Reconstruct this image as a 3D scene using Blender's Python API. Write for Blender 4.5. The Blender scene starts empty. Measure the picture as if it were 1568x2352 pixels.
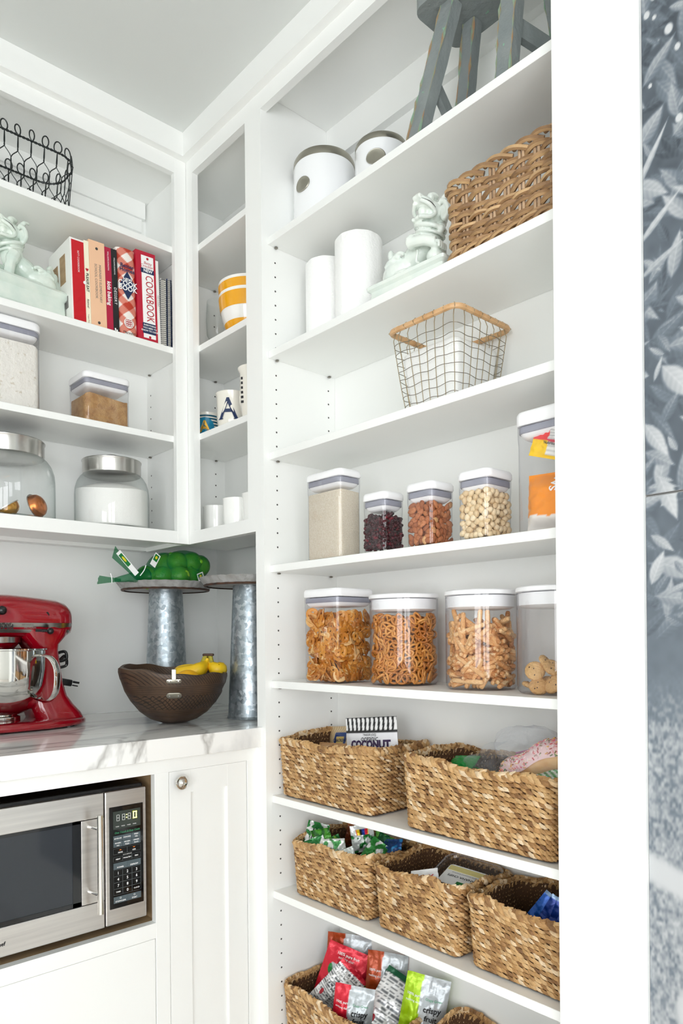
import bpy, bmesh, math, random
import numpy as np
from mathutils import Vector, Matrix, Euler, noise as mnoise
random.seed(7)
SC = bpy.context.scene
COL = SC.collection
PI = math.pi

# ------------------------------------------------------------------ camera
H = 1.10                                   # camera height, metres
_yaw = math.radians(47.8088); _roll = math.radians(-0.5304)
_F = Vector((math.cos(_yaw), math.sin(_yaw), 0)); _R0 = Vector((math.sin(_yaw), -math.cos(_yaw), 0)); _U0 = Vector((0, 0, 1))
_R = _R0 * math.cos(_roll) + _U0 * math.sin(_roll); _U = _U0 * math.cos(_roll) - _R0 * math.sin(_roll)
cd = bpy.data.cameras.new('camera'); cam = bpy.data.objects.new('camera', cd); COL.objects.link(cam)
cd.sensor_fit = 'HORIZONTAL'; cd.sensor_width = 36.0
cd.lens = 1654.158 * 36.0 / 1568.0
cd.shift_y = (1463.563 - 1176.0) / 1568.0
cd.clip_start = 0.05; cd.clip_end = 60
_m = Matrix((( _R.x, _U.x, -_F.x, 0), (_R.y, _U.y, -_F.y, 0), (_R.z, _U.z, -_F.z, H), (0, 0, 0, 1)))
cam.matrix_world = _m
SC.camera = cam

# ------------------------------------------------------------------ world, lights, exposure
w = bpy.data.worlds.new('world'); SC.world = w; w.use_nodes = True
bg = w.node_tree.nodes['Background']; bg.inputs[0].default_value = (0.93, 0.97, 1.0, 1); bg.inputs[1].default_value = 0.62

def area(name, loc, target, sx, sy, power, col):
    l = bpy.data.lights.new(name, 'AREA'); l.shape = 'RECTANGLE'; l.size = sx; l.size_y = sy; l.energy = power; l.color = col
    o = bpy.data.objects.new(name, l); COL.objects.link(o); o.location = loc
    o.rotation_euler = (Vector(target) - Vector(loc)).to_track_quat('-Z', 'Z').to_euler()
    return o
# daylight entering through the glazed doors behind the camera
area('daylight_garden_door', (-0.95, -1.78, 1.22), (-0.95, 3.0, 1.15), 1.5, 1.65, 64, (0.968, 0.970, 1.0))
area('daylight_side_window', (-1.98, -0.80, 1.12), (3.0, -0.80, 1.12), 1.3, 1.4, 48, (0.968, 0.970, 1.0))

SC.view_settings.view_transform = 'Standard'; SC.view_settings.look = 'None'
SC.view_settings.gamma = 1.0; SC.view_settings.use_curve_mapping = False
SC.view_settings.exposure = 0.04
try:
    SC.cycles.transparent_max_bounces = 20; SC.cycles.max_bounces = 12; SC.cycles.diffuse_bounces = 9; SC.cycles.use_adaptive_sampling = True; SC.cycles.adaptive_threshold = 0.08; SC.cycles.adaptive_min_samples = 16
    SC.cycles.use_denoising = True; SC.cycles.caustics_reflective = False; SC.cycles.caustics_refractive = False
    SC.cycles.sample_clamp_indirect = 6.0
except Exception:
    pass

# ------------------------------------------------------------------ materials
def S(r, g, b):
    f = lambda c: (c / 255 / 12.92) if c / 255 <= 0.04045 else ((c / 255 + 0.055) / 1.055) ** 2.4
    return (f(r), f(g), f(b), 1.0)
MATS = {}
def mat(name, col, rough=0.5, metal=0.0, noise=None, bump=None, spec=None, col2=None, coat=None, trans=None, stretch=None, emit=None):
    """noise=(scale, low, high): mixes col and col2 by a noise field; bump=(scale, strength)."""
    m = bpy.data.materials.new(name); m.use_nodes = True; nt = m.node_tree; b = nt.nodes['Principled BSDF']
    b.inputs['Base Color'].default_value = col; b.inputs['Roughness'].default_value = rough; b.inputs['Metallic'].default_value = metal
    if spec is not None: b.inputs['Specular IOR Level'].default_value = spec
    if coat: b.inputs['Coat Weight'].default_value = coat; b.inputs['Coat Roughness'].default_value = 0.05
    if emit: b.inputs['Emission Color'].default_value = emit[0]; b.inputs['Emission Strength'].default_value = emit[1]
    tc = nt.nodes.new('ShaderNodeTexCoord'); src = tc.outputs['Object']
    if stretch:
        mp = nt.nodes.new('ShaderNodeMapping'); mp.inputs['Scale'].default_value = stretch
        nt.links.new(src, mp.inputs['Vector']); src = mp.outputs['Vector']
    if noise:
        n = nt.nodes.new('ShaderNodeTexNoise'); n.inputs['Scale'].default_value = noise[0]; n.inputs['Detail'].default_value = 5
        nt.links.new(src, n.inputs['Vector'])
        r = nt.nodes.new('ShaderNodeValToRGB'); r.color_ramp.elements[0].position = noise[1]; r.color_ramp.elements[1].position = noise[2]
        r.color_ramp.elements[0].color = col; r.color_ramp.elements[1].color = col2 or col
        nt.links.new(n.outputs['Fac'], r.inputs['Fac']); nt.links.new(r.outputs['Color'], b.inputs['Base Color'])
    if bump:
        n2 = nt.nodes.new('ShaderNodeTexNoise'); n2.inputs['Scale'].default_value = bump[0]; n2.inputs['Detail'].default_value = 4
        nt.links.new(src, n2.inputs['Vector'])
        bp = nt.nodes.new('ShaderNodeBump'); bp.inputs['Strength'].default_value = bump[1]; bp.inputs['Distance'].default_value = 0.01
        nt.links.new(n2.outputs['Fac'], bp.inputs['Height']); nt.links.new(bp.outputs['Normal'], b.inputs['Normal'])
    MATS[name] = m
    return m

def clear_mat(name, tint=(0.98, 0.985, 0.985, 1), base=0.045, power=4.0, gain=0.8, rough=0.02, edge=None):
    """thin clear sheet: see-through face on, mirror-like at grazing angles"""
    m = bpy.data.materials.new(name); m.use_nodes = True; nt = m.node_tree; nt.nodes.clear()
    out = nt.nodes.new('ShaderNodeOutputMaterial'); mix = nt.nodes.new('ShaderNodeMixShader')
    tr = nt.nodes.new('ShaderNodeBsdfTransparent'); tr.inputs[0].default_value = tint
    gl = nt.nodes.new('ShaderNodeBsdfGlossy'); gl.inputs['Roughness'].default_value = rough
    lw = nt.nodes.new('ShaderNodeLayerWeight'); lw.inputs['Blend'].default_value = 0.5
    p = nt.nodes.new('ShaderNodeMath'); p.operation = 'POWER'; p.inputs[1].default_value = power
    nt.links.new(lw.outputs['Facing'], p.inputs[0])
    ma = nt.nodes.new('ShaderNodeMath'); ma.operation = 'MULTIPLY_ADD'; ma.inputs[1].default_value = gain; ma.inputs[2].default_value = base; ma.use_clamp = True
    nt.links.new(p.outputs[0], ma.inputs[0]); nt.links.new(ma.outputs[0], mix.inputs[0])
    nt.links.new(tr.outputs[0], mix.inputs[1]); nt.links.new(gl.outputs[0], mix.inputs[2]); nt.links.new(mix.outputs[0], out.inputs[0])
    if edge:
        tr2 = nt.nodes.new('ShaderNodeMixRGB'); tr2.inputs[1].default_value = tint; tr2.inputs[2].default_value = edge
        p2 = nt.nodes.new('ShaderNodeMath'); p2.operation = 'POWER'; p2.inputs[1].default_value = 2.5
        nt.links.new(lw.outputs['Facing'], p2.inputs[0]); nt.links.new(p2.outputs[0], tr2.inputs[0]); nt.links.new(tr2.outputs[0], tr.inputs[0])
    MATS[name] = m
    return m

def film_mat(name, col, alpha, rough=0.25, crinkle=None):
    """coloured see-through film or net"""
    m = bpy.data.materials.new(name); m.use_nodes = True; nt = m.node_tree
    b = nt.nodes['Principled BSDF']; out = nt.nodes['Material Output']
    b.inputs['Base Color'].default_value = col; b.inputs['Roughness'].default_value = rough
    mix = nt.nodes.new('ShaderNodeMixShader'); tr = nt.nodes.new('ShaderNodeBsdfTransparent')
    tr.inputs[0].default_value = tuple(0.55 + 0.45 * c for c in col[:3]) + (1,)
    mix.inputs[0].default_value = alpha
    if crinkle:
        n2 = nt.nodes.new('ShaderNodeTexNoise'); n2.inputs['Scale'].default_value = crinkle[0]
        tc = nt.nodes.new('ShaderNodeTexCoord'); nt.links.new(tc.outputs['Object'], n2.inputs['Vector'])
        bp = nt.nodes.new('ShaderNodeBump'); bp.inputs['Strength'].default_value = crinkle[1]; bp.inputs['Distance'].default_value = 0.01
        nt.links.new(n2.outputs['Fac'], bp.inputs['Height']); nt.links.new(bp.outputs['Normal'], b.inputs['Normal'])
    nt.links.new(tr.outputs[0], mix.inputs[1]); nt.links.new(b.outputs[0], mix.inputs[2]); nt.links.new(mix.outputs[0], out.inputs[0])
    MATS[name] = m
    return m

def print_mat(name, rough=0.4, metal=0.0, bump=None):
    """colour comes from the mesh's own printed colours"""
    m = mat(name, (1, 1, 1, 1), rough, metal, bump=bump); nt = m.node_tree
    a = nt.nodes.new('ShaderNodeVertexColor'); a.layer_name = 'col'
    nt.links.new(a.outputs['Color'], nt.nodes['Principled BSDF'].inputs['Base Color'])
    return m

def island_mat(name, ramp, rough=0.6, bump=None, fine=None, metal=0.0, spec=None):
    """each loose piece of the mesh takes its own tone from the ramp"""
    m = mat(name, ramp[0][1], rough, metal, bump=bump, spec=spec); nt = m.node_tree; b = nt.nodes['Principled BSDF']
    g = nt.nodes.new('ShaderNodeNewGeometry'); r = nt.nodes.new('ShaderNodeValToRGB')
    els = r.color_ramp.elements
    while len(els) < len(ramp): els.new(0.5)
    for e, (p, c) in zip(els, ramp): e.position = p; e.color = c
    oi = nt.nodes.new('ShaderNodeObjectInfo'); ad = nt.nodes.new('ShaderNodeMath'); ad.operation = 'ADD'; fr = nt.nodes.new('ShaderNodeMath'); fr.operation = 'FRACT'
    mu = nt.nodes.new('ShaderNodeMath'); mu.operation = 'MULTIPLY'; mu.inputs[1].default_value = 7.31
    nt.links.new(oi.outputs['Random'], mu.inputs[0]); nt.links.new(g.outputs['Random Per Island'], ad.inputs[0]); nt.links.new(mu.outputs[0], ad.inputs[1]); nt.links.new(ad.outputs[0], fr.inputs[0])
    nt.links.new(fr.outputs[0], r.inputs['Fac']); last = r.outputs['Color']
    if fine:
        tc = nt.nodes.new('ShaderNodeTexCoord'); n = nt.nodes.new('ShaderNodeTexNoise'); n.inputs['Scale'].default_value = fine[0]; n.inputs['Detail'].default_value = 3
        nt.links.new(tc.outputs['Object'], n.inputs['Vector'])
        mx = nt.nodes.new('ShaderNodeMixRGB'); mx.blend_type = 'MULTIPLY'; mx.inputs[0].default_value = fine[1]
        cr = nt.nodes.new('ShaderNodeValToRGB'); cr.color_ramp.elements[0].position = 0.3; cr.color_ramp.elements[1].position = 0.7
        cr.color_ramp.elements[0].color = (0.3, 0.25, 0.2, 1)
        nt.links.new(n.outputs['Fac'], cr.inputs['Fac']); nt.links.new(last, mx.inputs[1]); nt.links.new(cr.outputs['Color'], mx.inputs[2]); last = mx.outputs[0]
    nt.links.new(last, b.inputs['Base Color'])
    return m

def object_mat(name, ramp, rough=0.5, bump=None, noise=None):
    """each object takes its own tone from the ramp (for nuts, pretzels and the like)"""
    m = mat(name, ramp[0][1], rough, bump=bump); nt = m.node_tree; b = nt.nodes['Principled BSDF']
    g = nt.nodes.new('ShaderNodeObjectInfo'); r = nt.nodes.new('ShaderNodeValToRGB'); els = r.color_ramp.elements
    while len(els) < len(ramp): els.new(0.5)
    for e, (p, c) in zip(els, ramp): e.position = p; e.color = c
    nt.links.new(g.outputs['Random'], r.inputs['Fac']); last = r.outputs['Color']
    if noise:
        tc = nt.nodes.new('ShaderNodeTexCoord'); n = nt.nodes.new('ShaderNodeTexNoise'); n.inputs['Scale'].default_value = noise[0]
        nt.links.new(tc.outputs['Object'], n.inputs['Vector'])
        mx = nt.nodes.new('ShaderNodeMixRGB'); mx.inputs[2].default_value = noise[2]
        cr = nt.nodes.new('ShaderNodeValToRGB'); cr.color_ramp.elements[0].position = noise[1]; cr.color_ramp.elements[1].position = noise[1] + 0.12
        nt.links.new(n.outputs['Fac'], cr.inputs['Fac']); nt.links.new(cr.outputs['Color'], mx.inputs[0]); nt.links.new(last, mx.inputs[1]); last = mx.outputs[0]
    nt.links.new(last, b.inputs['Base Color'])
    return m

mat('paint', S(242, 243, 241), 0.38)
mat('wall_paint', S(236, 238, 236), 0.6)
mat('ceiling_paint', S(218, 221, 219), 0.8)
mat('room_paint', S(232, 234, 232), 0.7)
mat('hole', S(70, 68, 66), 0.7)
mat('pin_metal', S(150, 146, 138), 0.35, 1.0)
mat('floor_wood', S(228, 222, 216), 0.45, noise=(9, 0.35, 0.65), col2=S(212, 204, 196), stretch=(1, 8, 1))
mat('niche_wood', S(176, 148, 112), 0.6, noise=(14, 0.3, 0.7), col2=S(150, 122, 88), stretch=(1, 1, 6))
mat('white_plastic', S(246, 246, 248), 0.28)
mat('gasket', S(154, 155, 168), 0.45)
mat('ceramic_white', S(246, 246, 243), 0.12, coat=0.4)
mat('enamel_white', S(246, 247, 249), 0.18, coat=0.3)
mat('steel', S(196, 194, 190), 0.24, 1.0, bump=(60, 0.02), stretch=(1, 1, 40))
mat('steel_panel', S(222, 219, 216), 0.33, 1.0, noise=(5, 0.3, 0.7), col2=S(205, 202, 200), stretch=(1, 1, 30))
mat('chrome', S(230, 228, 224), 0.06, 1.0)
mat('nickel', S(168, 164, 152), 0.3, 1.0)
mat('black_plastic', S(20, 20, 22), 0.3)
mat('black_gloss', S(10, 11, 14), 0.05, spec=0.6)
mat('red_enamel', S(146, 5, 24), 0.14, coat=0.7)
mat('sugar', S(248, 247, 244), 0.85, bump=(500, 0.2))
mat('flour', S(240, 236, 228), 0.9, noise=(90, 0.62, 0.72), col2=S(214, 204, 186), bump=(120, 0.4))
mat('brown_sugar', S(196, 154, 104), 0.85, noise=(70, 0.4, 0.7), col2=S(168, 122, 76), bump=(260, 0.6))
mat('rice', S(226, 212, 188), 0.8, noise=(420, 0.35, 0.65), col2=S(240, 230, 212), bump=(600, 0.5))
mat('paper_towel', S(250, 250, 249), 0.85, bump=(160, 0.25))
mat('cloth_white', S(247, 247, 245), 0.9, bump=(300, 0.2))
mat('celadon', S(205, 219, 210), 0.22, noise=(22, 0.35, 0.7), col2=S(226, 233, 224), coat=0.5)
mat('celadon_pale', S(222, 231, 225), 0.22, noise=(22, 0.35, 0.7), col2=S(234, 239, 232), coat=0.5)
mat('rattan', S(214, 172, 126), 0.4, noise=(40, 0.4, 0.7), col2=S(190, 142, 92))
mat('wire_brown', S(176, 160, 132), 0.35, 0.7)
mat('wire_hoop', S(120, 112, 98), 0.4, 0.7)
mat('wire_dark', S(62, 66, 66), 0.4, 0.8)
mat('banana', S(244, 200, 28), 0.4, noise=(30, 0.5, 0.75), col2=S(250, 214, 60))
mat('banana_stem', S(170, 160, 50), 0.5, noise=(60, 0.5, 0.7), col2=S(90, 70, 35))
mat('mango', S(250, 186, 20), 0.4)
mat('lime', S(84, 168, 16), 0.35, noise=(26, 0.35, 0.75), col2=S(160, 206, 50), bump=(260, 0.15))
mat('orange_foil', S(250, 136, 12), 0.35); mat('copper_foil', S(196, 116, 62), 0.25, 0.9); mat('gold_foil', S(206, 150, 50), 0.25, 0.9)
mat('galvanized', S(158, 168, 174), 0.38, 0.8, bump=(38, 0.12))
def spangle():
    nt = MATS['galvanized'].node_tree; b = nt.nodes['Principled BSDF']; tc = nt.nodes.new('ShaderNodeTexCoord'); v = nt.nodes.new('ShaderNodeTexVoronoi'); v.inputs['Scale'].default_value = 105; v.inputs['Randomness'].default_value = 1.0
    n = nt.nodes.new('ShaderNodeTexNoise'); n.inputs['Scale'].default_value = 60; mx = nt.nodes.new('ShaderNodeMixRGB'); mx.inputs[0].default_value = 0.02
    nt.links.new(tc.outputs['Object'], n.inputs['Vector']); nt.links.new(tc.outputs['Object'], mx.inputs[1]); nt.links.new(n.outputs['Color'], mx.inputs[2]); nt.links.new(mx.outputs[0], v.inputs['Vector'])
    sp = nt.nodes.new('ShaderNodeSeparateColor'); nt.links.new(v.outputs['Color'], sp.inputs[0])
    r = nt.nodes.new('ShaderNodeValToRGB'); r.color_ramp.elements[0].position = 0.15; r.color_ramp.elements[1].position = 0.85; r.color_ramp.elements[0].color = S(144, 155, 161); r.color_ramp.elements[1].color = S(182, 190, 195)
    nt.links.new(sp.outputs[0], r.inputs['Fac']); nt.links.new(r.outputs['Color'], b.inputs['Base Color'])
    r2 = nt.nodes.new('ShaderNodeMapRange'); r2.inputs['To Min'].default_value = 0.28; r2.inputs['To Max'].default_value = 0.52; nt.links.new(sp.outputs[1], r2.inputs['Value']); nt.links.new(r2.outputs['Result'], b.inputs['Roughness'])
spangle()
mat('aged_zinc', S(176, 177, 176), 0.55, 0.25, noise=(50, 0.45, 0.8), col2=S(142, 138, 132), bump=(90, 0.3))
mat('rust_edge', S(96, 70, 56), 0.6, 0.4, noise=(60, 0.4, 0.7), col2=S(60, 50, 46))
mat('text_black', S(24, 24, 28), 0.5); mat('text_white', S(250, 250, 250), 0.5); mat('text_red', S(180, 24, 44), 0.5); mat('text_navy', S(24, 44, 86), 0.5)
mat('text_gold', S(206, 160, 60), 0.35, 0.6); mat('text_grey', S(120, 118, 116), 0.5); mat('text_green', S(70, 170, 120), 0.5); mat('text_orange', S(240, 130, 40), 0.5)
mat('purple_ink', S(60, 40, 80), 0.5)
mat('paper_page', S(238, 234, 224), 0.8)
clear_mat('clear_plastic', (0.985, 0.985, 0.99, 1), base=0.05, power=4, gain=0.6, edge=(0.70, 0.70, 0.74, 1))
clear_mat('clear_glass', (0.985, 0.99, 0.988, 1), base=0.05, power=4, gain=0.7, edge=(0.62, 0.68, 0.67, 1))
film_mat('bag_film', S(242, 244, 247), 0.13, 0.12, crinkle=(45, 0.9))
film_mat('green_net', S(0, 150, 92), 0.22, 0.2, crinkle=(60, 0.5))
film_mat('oven_glass', S(58, 62, 68), 0.72, 0.06)
print_mat('print_paper', 0.45); print_mat('print_gloss', 0.22); print_mat('print_foil', 0.3, 0.25, bump=(40, 0.25)); print_mat('print_mural', 0.55)
SEA = [(0.0, S(134, 94, 54)), (0.25, S(180, 136, 84)), (0.55, S(206, 164, 108)), (0.85, S(222, 184, 132)), (1.0, S(244, 222, 188))]
island_mat('seagrass', SEA, 0.55, bump=(300, 0.3), fine=(90, 0.45))
mat('gap_shade_and_base', S(84, 56, 32), 0.9)  # dark brown: painted-in shade for the weave gaps, also plain basket bases
island_mat('willow', [(0.0, S(140, 106, 72)), (0.35, S(172, 134, 94)), (0.7, S(194, 158, 116)), (1.0, S(214, 178, 130))], 0.5, bump=(80, 0.3), fine=(40, 0.45))
mat('willow_stake', S(196, 166, 134), 0.55, noise=(40, 0.4, 0.7), col2=S(160, 128, 96))

def marble():
    m = mat('marble', S(240, 240, 238), 0.08); nt = m.node_tree; b = nt.nodes['Principled BSDF']
    tc = nt.nodes.new('ShaderNodeTexCoord'); mp = nt.nodes.new('ShaderNodeMapping'); mp.inputs['Rotation'].default_value = (0.3, 0.2, 0.75); mp.inputs['Scale'].default_value = (1, 2.6, 1)
    nt.links.new(tc.outputs['Object'], mp.inputs['Vector'])
    def vein(scale, lo, dist):
        n = nt.nodes.new('ShaderNodeTexNoise'); n.inputs['Scale'].default_value = scale; n.inputs['Detail'].default_value = 6; n.inputs['Distortion'].default_value = dist
        nt.links.new(mp.outputs['Vector'], n.inputs['Vector'])
        a = nt.nodes.new('ShaderNodeMath'); a.operation = 'SUBTRACT'; a.inputs[1].default_value = 0.5; nt.links.new(n.outputs['Fac'], a.inputs[0])
        ab = nt.nodes.new('ShaderNodeMath'); ab.operation = 'ABSOLUTE'; nt.links.new(a.outputs[0], ab.inputs[0])
        r = nt.nodes.new('ShaderNodeValToRGB'); r.color_ramp.elements[0].position = 0; r.color_ramp.elements[1].position = lo
        r.color_ramp.elements[0].color = (1, 1, 1, 1); r.color_ramp.elements[1].color = (0, 0, 0, 1)
        nt.links.new(ab.outputs[0], r.inputs['Fac']); return r.outputs['Color']
    v1 = vein(2.6, 0.022, 0.6); v2 = vein(1.5, 0.06, 0.9)
    m1 = nt.nodes.new('ShaderNodeMixRGB'); m1.inputs[1].default_value = S(243, 243, 241); m1.inputs[2].default_value = S(205, 206, 207); nt.links.new(v2, m1.inputs[0])
    m2 = nt.nodes.new('ShaderNodeMixRGB'); m2.inputs[2].default_value = S(150, 148, 144); nt.links.new(m1.outputs[0], m2.inputs[1])
    k = nt.nodes.new('ShaderNodeMath'); k.operation = 'MULTIPLY'; k.inputs[1].default_value = 0.7; nt.links.new(v1, k.inputs[0]); nt.links.new(k.outputs[0], m2.inputs[0])
    nt.links.new(m2.outputs[0], b.inputs['Base Color'])
marble()

def worn_paint():
    m = mat('worn_grey_paint', S(118, 126, 127), 0.6, noise=(14, 0.3, 0.7), col2=S(138, 144, 143), bump=(60, 0.3)); nt = m.node_tree; b = nt.nodes['Principled BSDF']
    base = b.inputs['Base Color'].links[0].from_socket
    tc = nt.nodes.new('ShaderNodeTexCoord'); n = nt.nodes.new('ShaderNodeTexNoise'); n.inputs['Scale'].default_value = 26; n.inputs['Detail'].default_value = 8; n.inputs['Roughness'].default_value = 0.7
    nt.links.new(tc.outputs['Object'], n.inputs['Vector'])
    r = nt.nodes.new('ShaderNodeValToRGB'); r.color_ramp.elements[0].position = 0.655; r.color_ramp.elements[1].position = 0.675
    nt.links.new(n.outputs['Fac'], r.inputs['Fac'])
    mx = nt.nodes.new('ShaderNodeMixRGB'); mx.inputs[2].default_value = S(126, 178, 148); nt.links.new(r.outputs['Color'], mx.inputs[0]); nt.links.new(base, mx.inputs[1])
    nt.links.new(mx.outputs[0], b.inputs['Base Color'])
    mat('bare_wood', S(160, 124, 92), 0.7, noise=(40, 0.4, 0.6), col2=S(128, 156, 134), stretch=(3, 3, 0.6))
worn_paint()

def carved_wood():
    m = mat('carved_wood', S(54, 39, 28), 0.5, noise=(18, 0.3, 0.7), col2=S(86, 64, 46)); nt = m.node_tree; b = nt.nodes['Principled BSDF']
    last = b.inputs['Base Color'].links[0].from_socket
    tc = nt.nodes.new('ShaderNodeTexCoord'); sx = nt.nodes.new('ShaderNodeSeparateXYZ'); nt.links.new(tc.outputs['Object'], sx.inputs[0])
    def wave(rot, scale, dist):
        mp = nt.nodes.new('ShaderNodeMapping'); mp.inputs['Rotation'].default_value = rot; nt.links.new(tc.outputs['Object'], mp.inputs['Vector'])
        wv = nt.nodes.new('ShaderNodeTexWave'); wv.wave_type = 'BANDS'; wv.bands_direction = 'X'; wv.inputs['Scale'].default_value = scale; wv.inputs['Distortion'].default_value = dist; wv.inputs['Detail'].default_value = 2
        nt.links.new(mp.outputs['Vector'], wv.inputs['Vector'])
        r = nt.nodes.new('ShaderNodeValToRGB'); r.color_ramp.elements[0].position = 0.05; r.color_ramp.elements[1].position = 0.28; r.color_ramp.elements[0].color = (0.25, 0.22, 0.2, 1)
        nt.links.new(wv.outputs['Fac'], r.inputs['Fac']); return r.outputs['Color']
    def zone(z0, z1, s):
        r = nt.nodes.new('ShaderNodeValToRGB'); e = r.color_ramp.elements; k = 0.13
        e[0].position = max(0, z0 / k - s); e[0].color = (0, 0, 0, 1); e[1].position = z0 / k; e[1].color = (1, 1, 1, 1); c = e.new(z1 / k); c.color = (1, 1, 1, 1); d = e.new(min(1, z1 / k + s)); d.color = (0, 0, 0, 1)
        mu = nt.nodes.new('ShaderNodeMath'); mu.operation = 'DIVIDE'; mu.inputs[1].default_value = k; nt.links.new(sx.outputs['Z'], mu.inputs[0]); nt.links.new(mu.outputs[0], r.inputs['Fac']); return r.outputs['Color']
    for col, msk in ((wave((0, 0.85, 0), 50, 4.0), zone(0.040, 0.070, 0.03)), (wave((0, -0.6, 0), 44, 4.5), zone(0.040, 0.070, 0.03)), (wave((0, 0.75, 0), 60, 1.5), zone(0.098, 0.125, 0.03)), (wave((0, PI / 2, 0), 75, 0.9), zone(0.074, 0.094, 0.02)), (wave((0, PI / 2, 0), 75, 0.9), zone(0.022, 0.036, 0.02))):
        mx = nt.nodes.new('ShaderNodeMixRGB'); mx.blend_type = 'MULTIPLY'; nt.links.new(msk, mx.inputs[0]); nt.links.new(last, mx.inputs[1]); nt.links.new(col, mx.inputs[2]); last = mx.outputs[0]
    nt.links.new(last, b.inputs['Base Color'])
    bp = nt.nodes.new('ShaderNodeBump'); bp.inputs['Strength'].default_value = 0.5; bp.inputs['Distance'].default_value = 0.004
    nt.links.new(last, bp.inputs['Height']); nt.links.new(bp.outputs['Normal'], b.inputs['Normal'])
carved_wood()

# ------------------------------------------------------------------ mesh helpers: every shape is (verts, faces)
def J(*shapes):
    V = []; F = []
    for v, f in shapes:
        o = len(V); V += [tuple(p) for p in v]; F += [tuple(i + o for i in q) for q in f]
    return V, F
def T(shape, loc=(0, 0, 0), rot=None, scale=None, mtx=None):
    v, f = shape
    M = mtx if mtx is not None else Matrix.LocRotScale(Vector(loc), Euler(rot) if rot else None, Vector(scale) if scale else None)
    return [tuple(M @ Vector(p)) for p in v], f
def box(x0, y0, z0, x1, y1, z1):
    v = [(x0, y0, z0), (x1, y0, z0), (x1, y1, z0), (x0, y1, z0), (x0, y0, z1), (x1, y0, z1), (x1, y1, z1), (x0, y1, z1)]
    return v, [(0, 3, 2, 1), (4, 5, 6, 7), (0, 1, 5, 4), (1, 2, 6, 5), (2, 3, 7, 6), (3, 0, 4, 7)]
def bbox(x0, y0, z0, x1, y1, z1, b=0.002, seg=2):
    bm = bmesh.new(); v, f = box(x0, y0, z0, x1, y1, z1)
    vs = [bm.verts.new(p) for p in v]
    for q in f: bm.faces.new([vs[i] for i in q])
    bmesh.ops.bevel(bm, geom=bm.edges[:], offset=b, segments=seg, affect='EDGES', profile=0.5)
    bm.verts.index_update(); r = ([tuple(p.co) for p in bm.verts], [tuple(x.index for x in q.verts) for q in bm.faces]); bm.free()
    return r
def loft(rings, cap0=True, cap1=True, closed=True):
    n = len(rings[0]); V = [tuple(p) for r in rings for p in r]; F = []
    for k in range(len(rings) - 1):
        a = k * n; b = a + n
        for i in range(n if closed else n - 1):
            j = (i + 1) % n; F.append((a + i, a + j, b + j, b + i))
    if cap0: F.append(tuple(range(n))[::-1])
    if cap1: F.append(tuple(range((len(rings) - 1) * n, len(rings) * n)))
    return V, F
def lathe(prof, n=40, cap0=True, cap1=True):
    return loft([[(r * math.cos(2 * PI * i / n), r * math.sin(2 * PI * i / n), z) for i in range(n)] for r, z in prof], cap0, cap1)
def rrect(hx, hy, r, n=5):
    p = []
    for cx, cy, a0 in ((hx - r, hy - r, 0), (-hx + r, hy - r, PI / 2), (-hx + r, -hy + r, PI), (hx - r, -hy + r, 1.5 * PI)):
        for i in range(n + 1):
            a = a0 + PI / 2 * i / n; p.append((cx + r * math.cos(a), cy + r * math.sin(a)))
    return p
def ring(pts2, z): return [(x, y, z) for x, y in pts2]
def rloft(levels, n=5, cap0=True, cap1=True):
    """levels: (half x, half y, corner radius, z)"""
    return loft([ring(rrect(hx, hy, r, n), z) for hx, hy, r, z in levels], cap0, cap1)
def tube(pts, r, n=6, closed=False, caps=True):
    P = [Vector(p) for p in pts]; m = len(P)
    R = r if isinstance(r, (list, tuple)) else [r] * m
    tan = []
    for i in range(m):
        if closed: d = P[(i + 1) % m] - P[i - 1]
        else: d = P[min(i + 1, m - 1)] - P[max(i - 1, 0)]
        tan.append(d.normalized() if d.length > 1e-12 else Vector((0, 0, 1)))
    up = Vector((0, 0, 1)) if abs(tan[0].z) < 0.9 else Vector((1, 0, 0))
    nrm = (up - tan[0] * up.dot(tan[0])).normalized(); rings = []
    for i in range(m):
        nrm = nrm - tan[i] * nrm.dot(tan[i])
        nrm = nrm.normalized() if nrm.length > 1e-9 else tan[i].orthogonal().normalized()
        b = tan[i].cross(nrm)
        rings.append([tuple(P[i] + (nrm * math.cos(2 * PI * k / n) + b * math.sin(2 * PI * k / n)) * R[i]) for k in range(n)])
    if closed:
        V, F = loft(rings, False, False); a = (m - 1) * n
        F += [(a + i, a + (i + 1) % n, (i + 1) % n, i) for i in range(n)]
        return V, F
    return loft(rings, caps, caps)
def ellip(c, r, n=12, m=8, rot=None):
    rings = []
    for k in range(1, m):
        a = PI * k / m; rings.append([(r[0] * math.sin(a) * math.cos(2 * PI * i / n), r[1] * math.sin(a) * math.sin(2 * PI * i / n), -r[2] * math.cos(a)) for i in range(n)])
    V, F = loft(rings, False, False); o = len(V); V += [(0, 0, -r[2]), (0, 0, r[2])]
    F += [(o, (i + 1) % n, i) for i in range(n)] + [(o + 1, (m - 2) * n + i, (m - 2) * n + (i + 1) % n) for i in range(n)]
    return T((V, F), c, rot)
def prism(poly, z0, z1):
    n = len(poly); V = [(x, y, z0) for x, y in poly] + [(x, y, z1) for x, y in poly]
    return V, [tuple(range(n))[::-1], tuple(range(n, 2 * n))] + [(i, (i + 1) % n, n + (i + 1) % n, n + i) for i in range(n)]

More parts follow.
